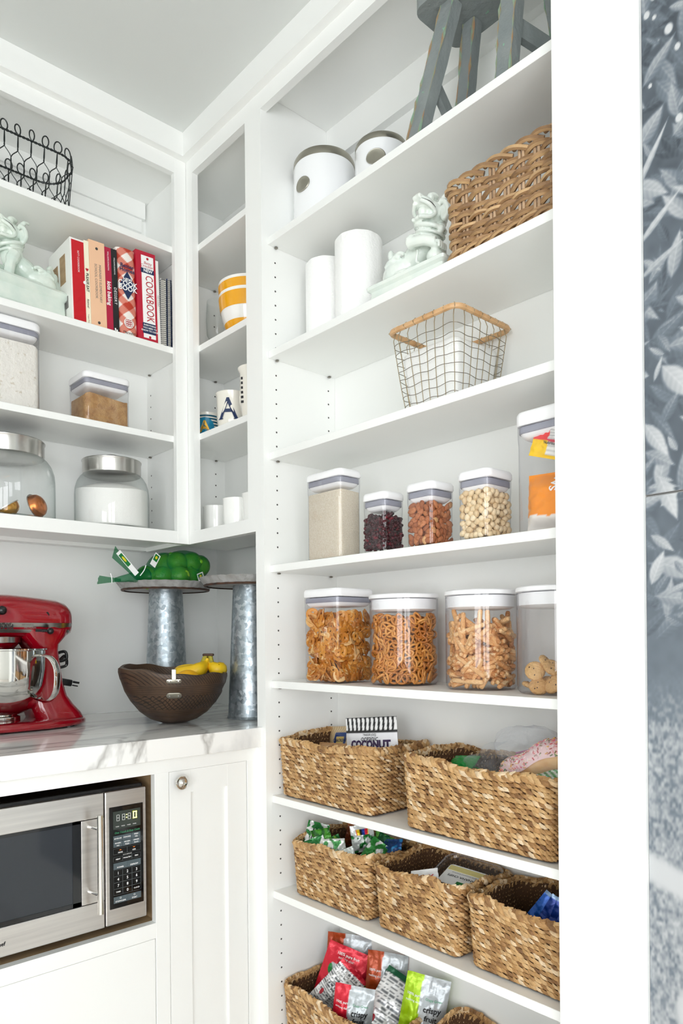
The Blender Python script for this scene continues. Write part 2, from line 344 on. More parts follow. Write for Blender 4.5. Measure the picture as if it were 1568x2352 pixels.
def mesh(name, shape, smooth=False, angle=None):
    v, f = shape; me = bpy.data.meshes.new(name); me.from_pydata([tuple(p) for p in v], [], [tuple(q) for q in f]); me.update()
    if smooth:
        me.polygons.foreach_set('use_smooth', [True] * len(me.polygons))
        if angle is not None:
            try: me.set_sharp_from_angle(angle=math.radians(angle))
            except Exception: pass
    return me
def link(name, me, parent=None, loc=None):
    o = bpy.data.objects.new(name, me); COL.objects.link(o)
    if parent is not None: o.parent = parent
    if loc is not None: o.location = loc
    return o
def obj(name, shape, m, parent=None, smooth=False, angle=40, loc=None):
    me = mesh(name, shape, smooth, angle); me.materials.append(MATS[m] if isinstance(m, str) else m)
    return link(name, me, parent, loc)
def tag(o, label=None, cat=None, group=None, kind=None):
    if label: o['label'] = label
    if cat: o['category'] = cat
    if group: o['group'] = group
    if kind: o['kind'] = kind
    return o
def thing(name, label, cat, loc=(0, 0, 0), rotz=0, group=None, rot=None):
    o = bpy.data.objects.new(name, None); COL.objects.link(o); o.location = loc; o.rotation_euler = rot or (0, 0, rotz); o.empty_display_size = 0.05
    return tag(o, label, cat, group)
def wpart(name, shape, m, parent, smooth=False, angle=40):
    """a part given in world coordinates under an unrotated parent"""
    L = Vector((0, 0, 0)); p = parent
    while p is not None: L += Vector(p.location); p = p.parent
    return obj(name, T(shape, -L), m, parent, smooth, angle)
def dup(o, parent=None):
    c = o.copy(); COL.objects.link(c); c.parent = parent
    for ch in list(o.children): dup(ch, c)
    return c
def paint(me, fn):
    """printed colours, one per vertex"""
    a = me.color_attributes.new('col', 'FLOAT_COLOR', 'POINT'); buf = np.zeros((len(me.vertices), 4), np.float32)
    for i, v in enumerate(me.vertices): buf[i] = fn(i, v.co)
    a.data.foreach_set('color', buf.ravel())
_TX = {}
def text_shape(s, size=1.0, align='LEFT', shear=0.0, bold=0.0, spacing=1.0):
    k = (s, align, shear, bold, spacing)
    if k not in _TX:
        cu = bpy.data.curves.new('t', 'FONT'); cu.body = s; cu.align_x = align; cu.align_y = 'CENTER'; cu.resolution_u = 2; cu.shear = shear; cu.offset = bold; cu.space_character = spacing
        o = bpy.data.objects.new('t', cu); COL.objects.link(o)
        dg = bpy.context.evaluated_depsgraph_get(); me = bpy.data.meshes.new_from_object(o.evaluated_get(dg))
        _TX[k] = ([tuple(v.co) for v in me.vertices], [tuple(p.vertices) for p in me.polygons])
        bpy.data.objects.remove(o); bpy.data.curves.remove(cu); bpy.data.meshes.remove(me)
    v, f = _TX[k]
    return [(x * size, y * size, 0) for x, y, z in v], f
def lettering(s, parent, m, origin, right, up, size, align='LEFT', shear=0.0, bold=0.0, spacing=1.0, name='lettering', xs=1.0):
    v, f = text_shape(s, size, align, shear, bold, spacing); R = Vector(right).normalized(); U = Vector(up).normalized(); O = Vector(origin)
    return obj(name, ([tuple(O + R * (x * xs) + U * y) for x, y, z in v], f), m, parent)
def lettering_on(s, parent, m, fn, size, align='CENTER', shear=0.0, bold=0.0, name='lettering', xs=1.0):
    v, f = text_shape(s, size, align, shear, bold)
    return obj(name, ([tuple(fn(x * xs, y)) for x, y, z in v], f), m, parent)
def remesh(shape, voxel, smooth_iter=4):
    me = mesh('r', shape); o = bpy.data.objects.new('r', me); COL.objects.link(o)
    md = o.modifiers.new('r', 'REMESH'); md.mode = 'VOXEL'; md.voxel_size = voxel
    if smooth_iter:
        s = o.modifiers.new('s', 'SMOOTH'); s.factor = 0.5; s.iterations = smooth_iter
    dg = bpy.context.evaluated_depsgraph_get(); e = bpy.data.meshes.new_from_object(o.evaluated_get(dg))
    r = ([tuple(v.co) for v in e.vertices], [tuple(p.vertices) for p in e.polygons])
    bpy.data.objects.remove(o); bpy.data.meshes.remove(me); bpy.data.meshes.remove(e)
    return r
def bez(pts, n=24, closed=False):
    """smooth curve through points (Catmull-Rom)"""
    P = [Vector(p) for p in pts]; m = len(P); out = []
    segs = m if closed else m - 1
    for i in range(segs):
        p0, p1, p2, p3 = (P[(i - 1) % m], P[i], P[(i + 1) % m], P[(i + 2) % m]) if closed else (P[max(i - 1, 0)], P[i], P[i + 1], P[min(i + 2, m - 1)])
        k = max(2, n // segs)
        for j in range(k):
            t = j / k; out.append(0.5 * ((2 * p1) + (p2 - p0) * t + (2 * p0 - 5 * p1 + 4 * p2 - p3) * t * t + (3 * p1 - p0 - 3 * p2 + p3) * t ** 3))
    if not closed: out.append(P[-1])
    return [tuple(p) for p in out]

# ------------------------------------------------------------------ dimensions of the fitted pantry
XF, XS, XB = 0.9486, 0.9655, 1.163          # tall unit: face, shelf front, back panel
YU, YUI, YUB = 1.6219, 1.639, 1.835         # wall cabinet: face, inside of frame, back panel
YB_, YC = 1.3294, 1.3094                    # base cabinet face, counter edge
YT0, YT1 = 0.5746, 1.2995                   # tall opening
ZBOT, ZLOW, ZTOP, ZFZ, ZCEIL = 1.3403, 1.3715, 2.2760, 2.3141, 2.373
ZCT, ZCB = 0.9005, 0.8573
TH = 0.016
SHELF = dict(A=1.9957, B=1.7415, C=1.5143, D=1.2621, E=1.0040, F=0.7473, G=0.5341, H=0.2000)
UP = dict(W=2.0960, K=1.8400, S=1.6150)
MUG = (2.1005, 1.8440, 1.6202)

def struct(name, shape, m, parent=None):
    o = obj(name, shape, m, parent)
    if parent is None: o['kind'] = 'structure'
    return o
# ------------------------------------------------------------------ the room
struct('floor', box(-1.96, -1.7, -0.06, 1.26, 1.95, 0), 'floor_wood')
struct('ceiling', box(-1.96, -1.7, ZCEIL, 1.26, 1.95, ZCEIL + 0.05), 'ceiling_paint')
struct('wall_back', box(-1.96, 1.885, 0, 1.26, 1.95, ZCEIL), 'wall_paint')
struct('wall_right', J(box(1.197, 0.4458, 0, 1.26, 1.885, ZCEIL), box(0.968, -1.62, 0, 1.26, 0.4458, ZCEIL)), 'wall_paint')
struct('wall_rear', J(box(-1.96, -1.70, 0, -1.72, -1.62, ZCEIL), box(-0.18, -1.70, 0, 1.26, -1.62, ZCEIL), box(-1.72, -1.70, 2.12, -0.18, -1.62, ZCEIL)), 'room_paint')
struct('wall_left', J(box(-1.96, -1.62, 0, -1.88, -1.42, ZCEIL), box(-1.96, -0.08, 0, -1.88, 1.885, ZCEIL), box(-1.96, -1.42, 0, -1.88, -0.08, 0.30), box(-1.96, -1.42, 1.75, -1.88, -0.08, ZCEIL)), 'room_paint')
# glazed garden doors and a side window behind the camera
for n, x0 in ((1, -1.72), (2, -0.95)):
    d = struct('door_%d' % n, J(box(x0, -1.69, 0, x0 + 0.08, -1.65, 2.12), box(x0 + 0.69, -1.69, 0, x0 + 0.77, -1.65, 2.12), box(x0 + 0.08, -1.69, 0, x0 + 0.69, -1.65, 0.2), box(x0 + 0.08, -1.69, 2.02, x0 + 0.69, -1.65, 2.12)), 'paint')
    obj('pane', box(x0 + 0.08, -1.672, 0.2, x0 + 0.69, -1.668, 2.02), 'clear_glass', d)
    obj('handle', T(tube(bez([(0, 0, 0), (0, 0.04, 0), (0.09, 0.05, 0)], 8), 0.008), (x0 + (0.73 if n == 1 else 0.04), -1.65, 1.0)), 'nickel', d)
wn = struct('window_1', J(box(-1.95, -1.42, 0.30, -1.90, -1.36, 1.75), box(-1.95, -0.14, 0.30, -1.90, -0.08, 1.75), box(-1.95, -1.36, 0.30, -1.90, -0.14, 0.36), box(-1.95, -1.36, 1.69, -1.90, -0.14, 1.75), box(-1.94, -0.77, 0.36, -1.91, -0.73, 1.69)), 'paint')
for y0, y1 in ((-1.36, -0.77), (-0.73, -0.14)): obj('pane', box(-1.927, y0, 0.36, -1.923, y1, 1.69), 'clear_glass', wn)

# frieze boards under the ceiling, and the casing at the open end of the shelves
struct('trim_1', box(-0.5, YU - 0.0192, ZFZ, XF - 0.0192, YU + 0.02, ZCEIL), 'paint')
struct('trim_2', box(XF - 0.0192, 0.4460, ZFZ, XF + 0.02, YU + 0.02, ZCEIL), 'paint')
struct('trim_3', bbox(0.9559, 0.4460, 0, 1.19, 0.5423, ZFZ, 0.001), 'paint')

def holes(parent, pts, axis):
    """rows of small drilled shelf-pin holes: too small to pick apart"""
    sh = []
    for x, y, z in pts:
        d = [(0.0022 * math.cos(a * PI / 4), 0.0022 * math.sin(a * PI / 4)) for a in range(8)]
        if axis == 'y': sh.append(([(x + p, y, z + q) for p, q in d], [tuple(range(8))]))
        else: sh.append(([(x, y + p, z + q) for p, q in d], [tuple(range(8))[::-1]]))
    o = wpart('pin_holes', J(*sh), 'hole', parent); o['kind'] = 'stuff'
def pin(parent, x, y, z):
    wpart('shelf_pin', T(ellip((0, 0, 0), (0.0045, 0.0045, 0.0022), 8, 4), (x, y, z)), 'pin_metal', parent)

# ------------------------------------------------------------------ wall cabinet (books, jars)
uc = thing('wall_cabinet', 'white open wall cabinet holding cookbooks and glass jars above the marble counter', 'cabinet', (0.3, 1.73, ZBOT))
XL = -0.45
wpart('stile', bbox(0.9156, YU, ZBOT, XF, YUI, ZFZ, 0.0012), 'paint', uc)
wpart('top_rail', box(XL, YU + 0.0003, ZTOP, 0.9156, YUI, ZFZ), 'paint', uc)
wpart('bottom_rail', bbox(XL, YU + 0.0002, ZBOT, 0.9158, YUI, ZLOW, 0.0012), 'paint', uc)
wpart('bottom_panel', box(XL, YUI, ZLOW - 0.018, 0.945, YUB, ZLOW - 0.0003), 'paint', uc)
wpart('top_panel', box(XL, YUI, ZFZ - 0.018, 0.945, YUB, ZFZ - 0.001), 'paint', uc)
wpart('back_panel', box(XL, YUB, ZLOW - 0.018, 0.945, YUB + 0.012, ZFZ - 0.001), 'paint', uc)
wpart('mounting_cleat', box(XL, YUB + 0.012, ZBOT + 0.004, 0.945, 1.884, ZBOT + 0.022), 'paint', uc)
sp = wpart('side_panel', box(0.945, YUI, ZBOT + 0.002, 0.957, YUB + 0.012, ZFZ - 0.001), 'paint', uc)
wpart('side_panel', box(XL - 0.012, YUI, ZBOT + 0.002, XL, YUB + 0.012, ZFZ - 0.001), 'paint', uc)
wpart('backing_rail', box(XL, YUB - 0.014, 2.252, 0.938, YUB, 2.305), 'paint', uc)
wpart('backing_rail', box(XL, YUB - 0.008, 2.216, 0.930, YUB, 2.2515), 'paint', uc)
for k, z in UP.items():
    s = wpart('shelf', bbox(XL, YUI - 0.0005, z - TH, 0.9445, YUB - 0.001, z, 0.0008, 1), 'paint', uc)
    pin(s, 0.9415, YUB - 0.022, z - TH - 0.0018)
holes(uc, [(0.9448, YUB - 0.022, z0 + 0.032 * i) for z0, n in ((1.42, 5), (1.64, 5), (1.87, 6)) for i in range(n)], 'x')

# ------------------------------------------------------------------ corner cabinet (mugs)
cc = thing('corner_cabinet', 'narrow white open corner cabinet holding mugs and yellow striped bowls', 'cabinet', (1.05, 1.5, ZBOT))
XMB, YML = 1.142, 1.752
wpart('stile', box(XF, 1.5927, ZBOT, XS, YU + 0.0002, ZFZ), 'paint', cc)
wpart('bottom_rail', box(XF, 1.3596, ZBOT, XS, 1.5927, ZLOW), 'paint', cc)
wpart('top_rail', box(XF, 1.3596, ZTOP, XS, 1.5927, ZFZ), 'paint', cc)
wpart('bottom_panel', box(XS, 1.3596, ZLOW - 0.018, XMB, YML, ZLOW - 0.0003), 'paint', cc)
wpart('top_panel', box(XS, 1.3596, ZFZ - 0.018, XMB, YML, ZFZ - 0.001), 'paint', cc)
wpart('back_panel', box(XMB, 1.3596, ZLOW - 0.018, XMB + 0.012, YML, ZFZ - 0.001), 'paint', cc)
wpart('side_panel', box(XS, YML, ZLOW - 0.018, XMB + 0.012, YML + 0.012, ZFZ - 0.001), 'paint', cc)
wpart('side_panel', box(XS, 1.3400, ZLOW - 0.018, XMB + 0.012, 1.3595, ZFZ - 0.001), 'paint', cc)
for z in MUG:
    s = wpart('shelf', bbox(XS - 0.0005, 1.3600, z - TH, XMB - 0.001, YML - 0.001, z, 0.0008, 1), 'paint', cc)
    pin(s, XMB - 0.030, YML - 0.004, z - TH - 0.0018)
holes(cc, [(XMB - 0.030, YML - 0.0003, z0 + 0.032 * i) for z0, n in ((1.47, 4), (1.69, 4), (1.92, 4)) for i in range(n)], 'y')

# ------------------------------------------------------------------ tall shelf unit
tu = thing('tall_shelf_unit', 'tall white built-in pantry shelving with eight open shelves', 'shelving', (1.06, 0.94, 0))
wpart('stile', J(box(XF, YT1, 0, XS, 1.3309, ZBOT), box(XF, YT1, ZBOT, XS, 1.3596, ZFZ)), 'paint', tu)
wpart('stile', bbox(XF, 0.5423, 0, XS, YT0, ZFZ, 0.001), 'paint', tu)
wpart('top_rail', box(XF, YT0, ZTOP, XS, YT1, ZFZ), 'paint', tu)
wpart('side_panel', box(XS, YT1 + 0.0005, 0, XB + 0.012, YT1 + 0.017, ZFZ + 0.01), 'paint', tu)
wpart('side_panel', box(XS, 0.5424, 0, XB + 0.012, 0.5575, ZFZ + 0.01), 'paint', tu)
wpart('back_panel', box(XB, 0.5575, 0, XB + 0.012, YT1, ZFZ + 0.01), 'paint', tu)
wpart('top_panel', box(XS, 0.5575, 2.3150, XB, YT1, 2.332), 'paint', tu)
wpart('backing_rail', box(XB - 0.019, 0.5575, 2.2370, XB, YT1, 2.3149), 'paint', tu)
wpart('kick_board', box(XF + 0.04, YT0, 0, XF + 0.055, YT1, 0.10), 'paint', tu)
for k, z in SHELF.items():
    s = wpart('shelf', bbox(XS, 0.5580, z - TH, XB - 0.0005, YT1 + 0.0003, z, 0.0008, 1), 'paint', tu)
    for px in (XS + 0.021, XB - 0.020): pin(s, px, YT1 - 0.004, z - TH - 0.0018)
hp = []
for z0, z1 in zip([0.2, 0.5341, 0.7473, 1.004, 1.2621, 1.5143, 1.7415], [0.5341, 0.7473, 1.004, 1.2621, 1.5143, 1.7415, 1.9957]):
    z = z1 - TH - 0.034
    while z > z0 + 0.012:
        hp += [(XS + 0.021, YT1 + 0.0003, z), (XB - 0.020, YT1 + 0.0003, z)]; z -= 0.032
holes(tu, hp, 'y')

# ------------------------------------------------------------------ base cabinet, counter
bc = thing('base_cabinet', 'white base cabinet with shaker door and open microwave niche under the marble counter', 'cabinet', (0.5, 1.6, 0))
MX0, MX1, MZ0, MZ1 = 0.13, 0.694, 0.5278, 0.8275
wpart('top_rail', box(XL, YB_ + 0.0002, MZ1, XF, YB_ + 0.0175, ZCB), 'paint', bc)
wpart('stile', bbox(0.694, YB_, 0.1, 0.7254, YB_ + 0.0176, MZ1 + 0.001, 0.0008, 1), 'paint', bc)
wpart('stile', bbox(0.9186, YB_, 0.1, XF, YB_ + 0.0176, MZ1 + 0.001, 0.0008, 1), 'paint', bc)
wpart('stile', box(0.10, YB_ + 0.0002, 0.1, MX0, YB_ + 0.0175, MZ1), 'paint', bc)
wpart('middle_rail', box(MX0, YB_ + 0.0001, 0.4972, MX1, YB_ + 0.0175, MZ0), 'paint', bc)
wpart('bottom_rail', box(XL, YB_ + 0.0002, 0.1, XF, YB_ + 0.0175, 0.135), 'paint', bc)
wpart('plinth', box(XL, YB_ + 0.06, 0, XF, YB_ + 0.08, 0.1), 'paint', bc)
wpart('side_panel', box(XF - 0.016, YB_ + 0.0178, 0.1, XF - 0.0005, 1.884, ZCB - 0.0005), 'paint', bc)
wpart('side_panel', box(XL, YB_ + 0.0178, 0.1, XL + 0.016, 1.884, ZCB - 0.0005), 'paint', bc)
wpart('niche_lining', J(box(MX1 + 0.006, YB_ + 0.0178, MZ0 - 0.016, MX1 + 0.02, 1.87, MZ1 + 0.014), box(MX0 - 0.02, YB_ + 0.0178, MZ0 - 0.016, MX0 - 0.006, 1.87, MZ1 + 0.014),
      box(MX0 - 0.006, YB_ + 0.0178, MZ0 - 0.016, MX1 + 0.006, 1.87, MZ0 - 0.0005), box(MX0 - 0.006, YB_ + 0.0178, MZ1 + 0.0005, MX1 + 0.006, 1.87, MZ1 + 0.014), box(MX0 - 0.006, 1.85, MZ0, MX1 + 0.006, 1.87, MZ1)), 'niche_wood', bc)
def shaker(x0, x1, z0, z1, rw, rt, knob=None):
    g = 0.0014; x0 += g; x1 -= g; z1 -= g; y0, y1 = YB_ + 0.0012, YB_ + 0.019
    sh = J(bbox(x0, y0, z0, x0 + rw, y1, z1, 0.0007, 1), bbox(x1 - rw, y0, z0, x1, y1, z1, 0.0007, 1), box(x0 + rw, y0 + 0.0001, z1 - rt, x1 - rw, y1, z1), box(x0 + rw, y0 + 0.0001, z0, x1 - rw, y1, z0 + rt), box(x0 + rw, y0 + 0.0065, z0 + rt, x1 - rw, y1, z1 - rt))
    d = wpart('door', sh, 'paint', bc)
    if knob:
        kn = [(0.008, 0), (0.0075, 0.004), (0.0055, 0.008), (0.0055, 0.013), (0.0145, 0.0165), (0.0152, 0.0185), (0.0135, 0.0205), (0.0105, 0.0195), (0.008, 0.0205), (0.0045, 0.0215), (0.003, 0.0235), (0.0004, 0.0242)]
        wpart('knob', T(lathe(kn, 28), (knob[0], y0, knob[1]), (PI / 2, 0, 0)), 'chrome', d, True, 60)
shaker(0.7254, 0.9186, 0.1365, 0.8283, 0.0505, 0.048, (0.7462, 0.805))
shaker(-0.30, 0.098, 0.1365, 0.8283, 0.0505, 0.048, (0.06, 0.805))
d = wpart('drawer', bbox(MX0 + 0.0014, YB_ + 0.0012, 0.1365, 0.6926, YB_ + 0.019, 0.4958, 0.0007, 1), 'paint', bc)
wpart('knob', T(lathe([(0.008, 0), (0.0055, 0.008), (0.0145, 0.0165), (0.0135, 0.0205), (0.0004, 0.0242)], 24), (0.41, YB_ + 0.0012, 0.31), (PI / 2, 0, 0)), 'chrome', d, True, 60)
ct = obj('countertop', J(bbox(XL - 0.02, YC, ZCB, XF - 0.0003, 1.8845, ZCT, 0.0012, 2), box(XF - 0.004, 1.3315, ZCB, 1.1965, 1.8845, ZCT - 0.00005)), 'marble')
tag(ct, 'thick white marble countertop with grey veins under the red mixer', 'countertop')

# ------------------------------------------------------------------ garden photo mural on the side wall
def mural():
    root = thing('wall_mural', 'large black and white garden photo mural on the wall beside the shelves', 'mural', (0.9630, 0.0, 0))
    rnd = random.Random(5)
    y1, y0, dy = 0.4455, -0.050, 0.0014
    ny = int((y1 - y0) / dy); Z0, Z1 = 0.30, 2.36; nz = int((Z1 - Z0) / 0.0017)
    zz = np.linspace(Z0, Z1, nz)[:, None]; yy = np.linspace(y1, y0, ny)[None, :]
    rng = np.random.default_rng(4)
    def vnoise(fz, fy, seed):
        r = np.random.default_rng(seed); a = r.random((int(fz) + 3, int(fy) + 3)); u = (zz - Z0) / (Z1 - Z0) * fz; v = (y1 - yy) / (y1 - y0) * fy
        i = np.floor(u).astype(int); j = np.floor(v).astype(int); fu = u - i; fv = v - j; fu = fu * fu * (3 - 2 * fu); fv = fv * fv * (3 - 2 * fv)
        return (a[i, j] * (1 - fu) * (1 - fv) + a[i + 1, j] * fu * (1 - fv) + a[i, j + 1] * (1 - fu) * fv + a[i + 1, j + 1] * fu * fv)
    img = 0.10 + 0.12 * vnoise(40, 13, 1) + 0.10 * vnoise(150, 46, 2)
    img = img + np.where(zz < 1.15, 0.10, 0.0) * np.ones_like(img)
    # grass below, foliage above
    low = np.clip((1.06 - zz) / 0.10, 0, 1)
    grass = 0.40 + 0.40 * vnoise(330, 130, 3) - 0.2 * vnoise(500, 200, 4) + 0.12 * vnoise(30, 16, 6) + 0.10 * np.clip((1.0 - zz) / 0.4, 0, 1)
    img = img * (1 - low) + grass * low
    band = np.exp(-((zz - 0.785 + 0.02 * np.minimum((y1 - yy) / 0.06, 2.0)) / 0.020) ** 6); img = img * (1 - band) + 0.97 * band
    blob = np.exp(-(((zz - 0.605) / 0.030) ** 2 + ((yy - 0.398) / 0.013) ** 2) ** 3); img = img * (1 - blob) + 0.96 * blob
    P = []
    for _ in range(1400):
        P.append((rnd.uniform(1.10, 2.36), rnd.uniform(y0 - 0.01, y1 + 0.01), rnd.uniform(0.012, 0.036), rnd.uniform(0.24, 0.46), rnd.uniform(-1.2, 1.2) + (PI / 2 if rnd.random() < 0.5 else 0), 0.20 + 0.55 * rnd.random() ** 1.5))
    P.sort(key=lambda q: q[5] + rnd.uniform(-.25, .25))
    P += [(1.74, 0.435, 0.055, 0.10, 1.05, 0.80), (1.655, 0.425, 0.045, 0.13, 0.75, 0.8), (1.60, 0.42, 0.04, 0.16, 0.5, 0.72), (1.43, 0.40, 0.038, 0.42, -0.9, 0.86), (1.36, 0.43, 0.03, 0.4, -1.0, 0.83), (1.28, 0.415, 0.035, 0.36, -1.2, 0.86), (1.19, 0.43, 0.026, 0.4, 1.2, 0.82)]
    Y = (y1 - yy)
    for cz, cyy, L, asp, a, tone in P:
        iz0 = int((cz - L - Z0) / (Z1 - Z0) * nz); iz1 = int((cz + L - Z0) / (Z1 - Z0) * nz); iz0 = max(iz0, 0); iz1 = min(iz1, nz)
        if iz1 <= iz0: continue
        dz = zz[iz0:iz1] - cz; dyv = (cyy - yy)
        s = dyv * math.cos(a) + dz * math.sin(a); t = -dyv * math.sin(a) + dz * math.cos(a)
        ss = np.clip(s / L, -1, 1); wdt = L * asp * (1 - ss ** 2) * (1 - 0.35 * ss)
        inside = np.clip((wdt - np.abs(t)) / (0.25 * L * asp + 0.0010), 0, 1) * (np.abs(s) < L)
        vein = 0.10 * np.exp(-(t / 0.0011) ** 2) + 0.05 * np.cos((s - np.abs(t) * 0.8) / L * 26) * 0.6
        shade = tone + vein + 0.14 * (t / (L * asp + 1e-6)) + 0.10 * ss
        sub = img[iz0:iz1]; img[iz0:iz1] = sub * (1 - inside) + shade * inside
    for _ in range(200):     # bright gaps of sky between the leaves
        cz, cyy, r = rnd.uniform(1.75, 2.36), rnd.uniform(y0, y1), rnd.uniform(0.002, 0.007)
        img = np.maximum(img, 1.0 * np.clip(1.6 - ((zz - cz) / r) ** 2 - ((yy - cyy) / (r * 0.8)) ** 2, 0, 1))
    img = np.clip(img, 0.10, 1.0)
    fog = np.clip((1.75 - zz) / 0.6, 0, 1) * 0.20; img = img * (1 - fog) + 0.86 * fog
    # tone curve to cool print ink
    lo = np.array(S(52, 60, 70)[:3]); hi = np.array(S(250, 252, 254)[:3]); mid = np.array(S(138, 150, 162)[:3])
    def ink(t):
        t = t[..., None]; return np.where(t < 0.5, lo + (mid - lo) * (t / 0.5), mid + (hi - mid) * ((t - 0.5) / 0.5))
    colr = ink(img) * 0.62
    for nm, za, zb in (('lower_print', Z0, 1.2865), ('upper_print', 1.2880, Z1)):
        rows = [i for i in range(nz) if za <= zz[i, 0] <= zb]; n = len(rows)
        V = [(0, float(yy[0, j]), float(zz[i, 0])) for i in rows for j in range(ny)]
        F = [(a * ny + b, a * ny + b + 1, (a + 1) * ny + b + 1, (a + 1) * ny + b) for a in range(n - 1) for b in range(ny - 1)]
        me = mesh(nm, (V, F)); a = me.color_attributes.new('col', 'FLOAT_COLOR', 'POINT')
        buf = np.ones((n * ny, 4), np.float32); buf[:, :3] = colr[rows].reshape(-1, 3); a.data.foreach_set('color', buf.ravel())
        me.materials.append(MATS['print_mural']); link(nm, me, root)
        # rigid backing board behind the print
        obj('backing_board', box(0.0003, y0, za, 0.0045, 0.4455, zb), 'black_plastic' if nm == 'x' else 'text_grey', root)
mural()

# ------------------------------------------------------------------ clear food canisters
def canister(name, label, loc, w, d, h, lid_h=0.016, r=0.014, flare=0.0015, top_gap=0.012, group=None, cat='canister'):
    """rectangular pop-top canister, w along y, d along x; origin bottom centre"""
    t = thing(name, label, cat, loc, 0, group)
    hx, hy = d / 2, w / 2; zb = h - lid_h
    obj('body', rloft([(hx - flare - 0.004, hy - flare - 0.004, r - 0.004, 0.0), (hx - flare - 0.001, hy - flare - 0.001, r - 0.001, 0.002), (hx - flare, hy - flare, r, 0.005), (hx - flare, hy - flare, r, zb - 0.032), (hx - 0.0008, hy - 0.0008, r, zb - 0.020), (hx - 0.0006, hy - 0.0006, r, zb)], 6, True, False), 'clear_plastic', t, True, 50)
    obj('gasket', rloft([(hx - 0.0035, hy - 0.0035, r - 0.002, zb - 0.0125), (hx - 0.0028, hy - 0.0028, r - 0.002, zb - 0.0115), (hx - 0.0028, hy - 0.0028, r - 0.002, zb - 0.003), (hx - 0.0035, hy - 0.0035, r - 0.002, zb - 0.002)], 6), 'gasket', t, True, 50)
    obj('inner_plug', rloft([(hx - 0.012, hy - 0.012, r - 0.004, zb - 0.021), (hx - 0.007, hy - 0.007, r - 0.003, zb - 0.017), (hx - 0.005, hy - 0.005, r - 0.003, zb - 0.0126)], 6), 'white_plastic', t, True, 50)
    obj('lid', rloft([(hx - 0.001, hy - 0.001, r, zb - 0.0005), (hx + 0.0008, hy + 0.0008, r + 0.001, zb + 0.002), (hx + 0.0006, hy + 0.0006, r + 0.001, h - 0.005), (hx - 0.0015, hy - 0.0015, r, h - 0.001), (hx - 0.005, hy - 0.005, r - 0.003, h)], 6), 'white_plastic', t, True, 50)
    return t
def heap(loc, hx, hy, h, r, m, name, label, cat, bump=0.006, seed=0, tilt=(0, 0), n=16, scale=30):
    """a loose filling with an uneven top, closed at the sides"""
    per = rrect(hx, hy, r, 4); N = len(per); rings = [ring([(x * 0.98, y * 0.98) for x, y in per], 0), ring(per, 0.003)]
    f = lambda x, y: h + tilt[0] * x / hx + tilt[1] * y / hy + bump * (mnoise.noise(Vector((x * scale + seed, y * scale, seed * 1.7))) + 0.6 * mnoise.noise(Vector((x * scale * 2.7, y * scale * 2.7, seed + 5))))
    rings.append([(x, y, f(x, y)) for x, y in per])
    for k in range(1, n):
        q = 1 - k / n; rings.append([(x * q, y * q, f(x * q, y * q)) for x, y in per])
    o = obj(name, loft(rings), m, None, True, 45, loc); tag(o, label, cat, kind='stuff'); return o

# brown sugar (near corner x .70, y 1.67) and flour on the middle shelf
zS = UP['S']
canister('food_canister', 'low clear canister of brown sugar with white lid beside the flour', (0.7585, 1.722, zS), 0.105, 0.118, 0.128)
heap((0.7585, 1.722, zS + 0.003), 0.0545, 0.048, 0.066, 0.010, 'brown_sugar', 'brown_sugar', 'light brown sugar heaped inside the low canister', 'sugar', 0.006, 3, (-0.004, -0.002))
canister('food_canister', 'large clear canister of white flour under the guardian lion figurine', (0.515, 1.745, zS), 0.15, 0.175, 0.205, 0.019, 0.02)
heap((0.515, 1.745, zS + 0.003), 0.0835, 0.071, 0.148, 0.016, 'flour', 'flour', 'white flour heaped unevenly inside the large canister', 'flour', 0.016, 9, (0.004, 0), 16, 22)

# ------------------------------------------------------------------ glass jars with steel lids
def glass_jar(loc, R, h, label):
    """h: height of the shoulder top where the lid starts"""
    t = thing('glass_jar', label, 'jar', loc)
    pr = [(R * 0.9, 0.0), (R * 0.985, 0.004), (R, 0.012), (R, h * 0.60), (R * 0.985, h * 0.72), (R * 0.93, h * 0.84), (R * 0.85, h * 0.92), (R * 0.775, h * 0.965), (R * 0.765, h)]
    obj('glass', lathe(pr, 56, True, False), 'clear_glass', t, True, 60)
    obj('glass_base', lathe([(R * 0.86, 0.001), (R * 0.90, 0.004), (R * 0.86, 0.007), (R * 0.2, 0.005)], 48), 'clear_glass', t, True, 60)
    ld = obj('lid', lathe([(R * 0.70, h * 0.95), (R * 0.775, h * 0.968), (R * 0.785, h * 1.0), (R * 0.785, h * 1.17), (R * 0.80, h * 1.185), (R * 0.805, h * 1.20), (R * 0.79, h * 1.21), (R * 0.60, h * 1.225), (R * 0.2, h * 1.24), (0.001, h * 1.24)], 56), 'steel', t, True, 40)
    obj('knob', lathe([(R * 0.07, h * 1.235), (R * 0.075, h * 1.26), (R * 0.17, h * 1.29), (R * 0.185, h * 1.30), (R * 0.16, h * 1.315), (0.0005, h * 1.318)], 28), 'steel', ld, True, 50)
    return t
J2 = (0.7953, 1.735, ZLOW); glass_jar(J2, 0.0905, 0.146, 'clear glass jar with steel lid full of white sugar')
pr = [(0.083, 0.008), (0.0862, 0.012), (0.0862, 0.088)]
N = 48; rings = [[(r * math.cos(2 * PI * i / N), r * math.sin(2 * PI * i / N), z) for i in range(N)] for r, z in pr]
for q in (1.0, 0.9, 0.75, 0.6, 0.45, 0.3, 0.15, 0.02):
    rings.append([(0.0861 * q * math.cos(2 * PI * i / N), 0.0861 * q * math.sin(2 * PI * i / N), 0.098 + 0.026 * (1 - q ** 1.6) + 0.004 * math.cos(2 * PI * i / N * 2 + 1) * q) for i in range(N)])
tag(obj('sugar', loft(rings), 'sugar', None, True, 60, J2), 'white granulated sugar mounded inside the glass jar', 'sugar', kind='stuff')
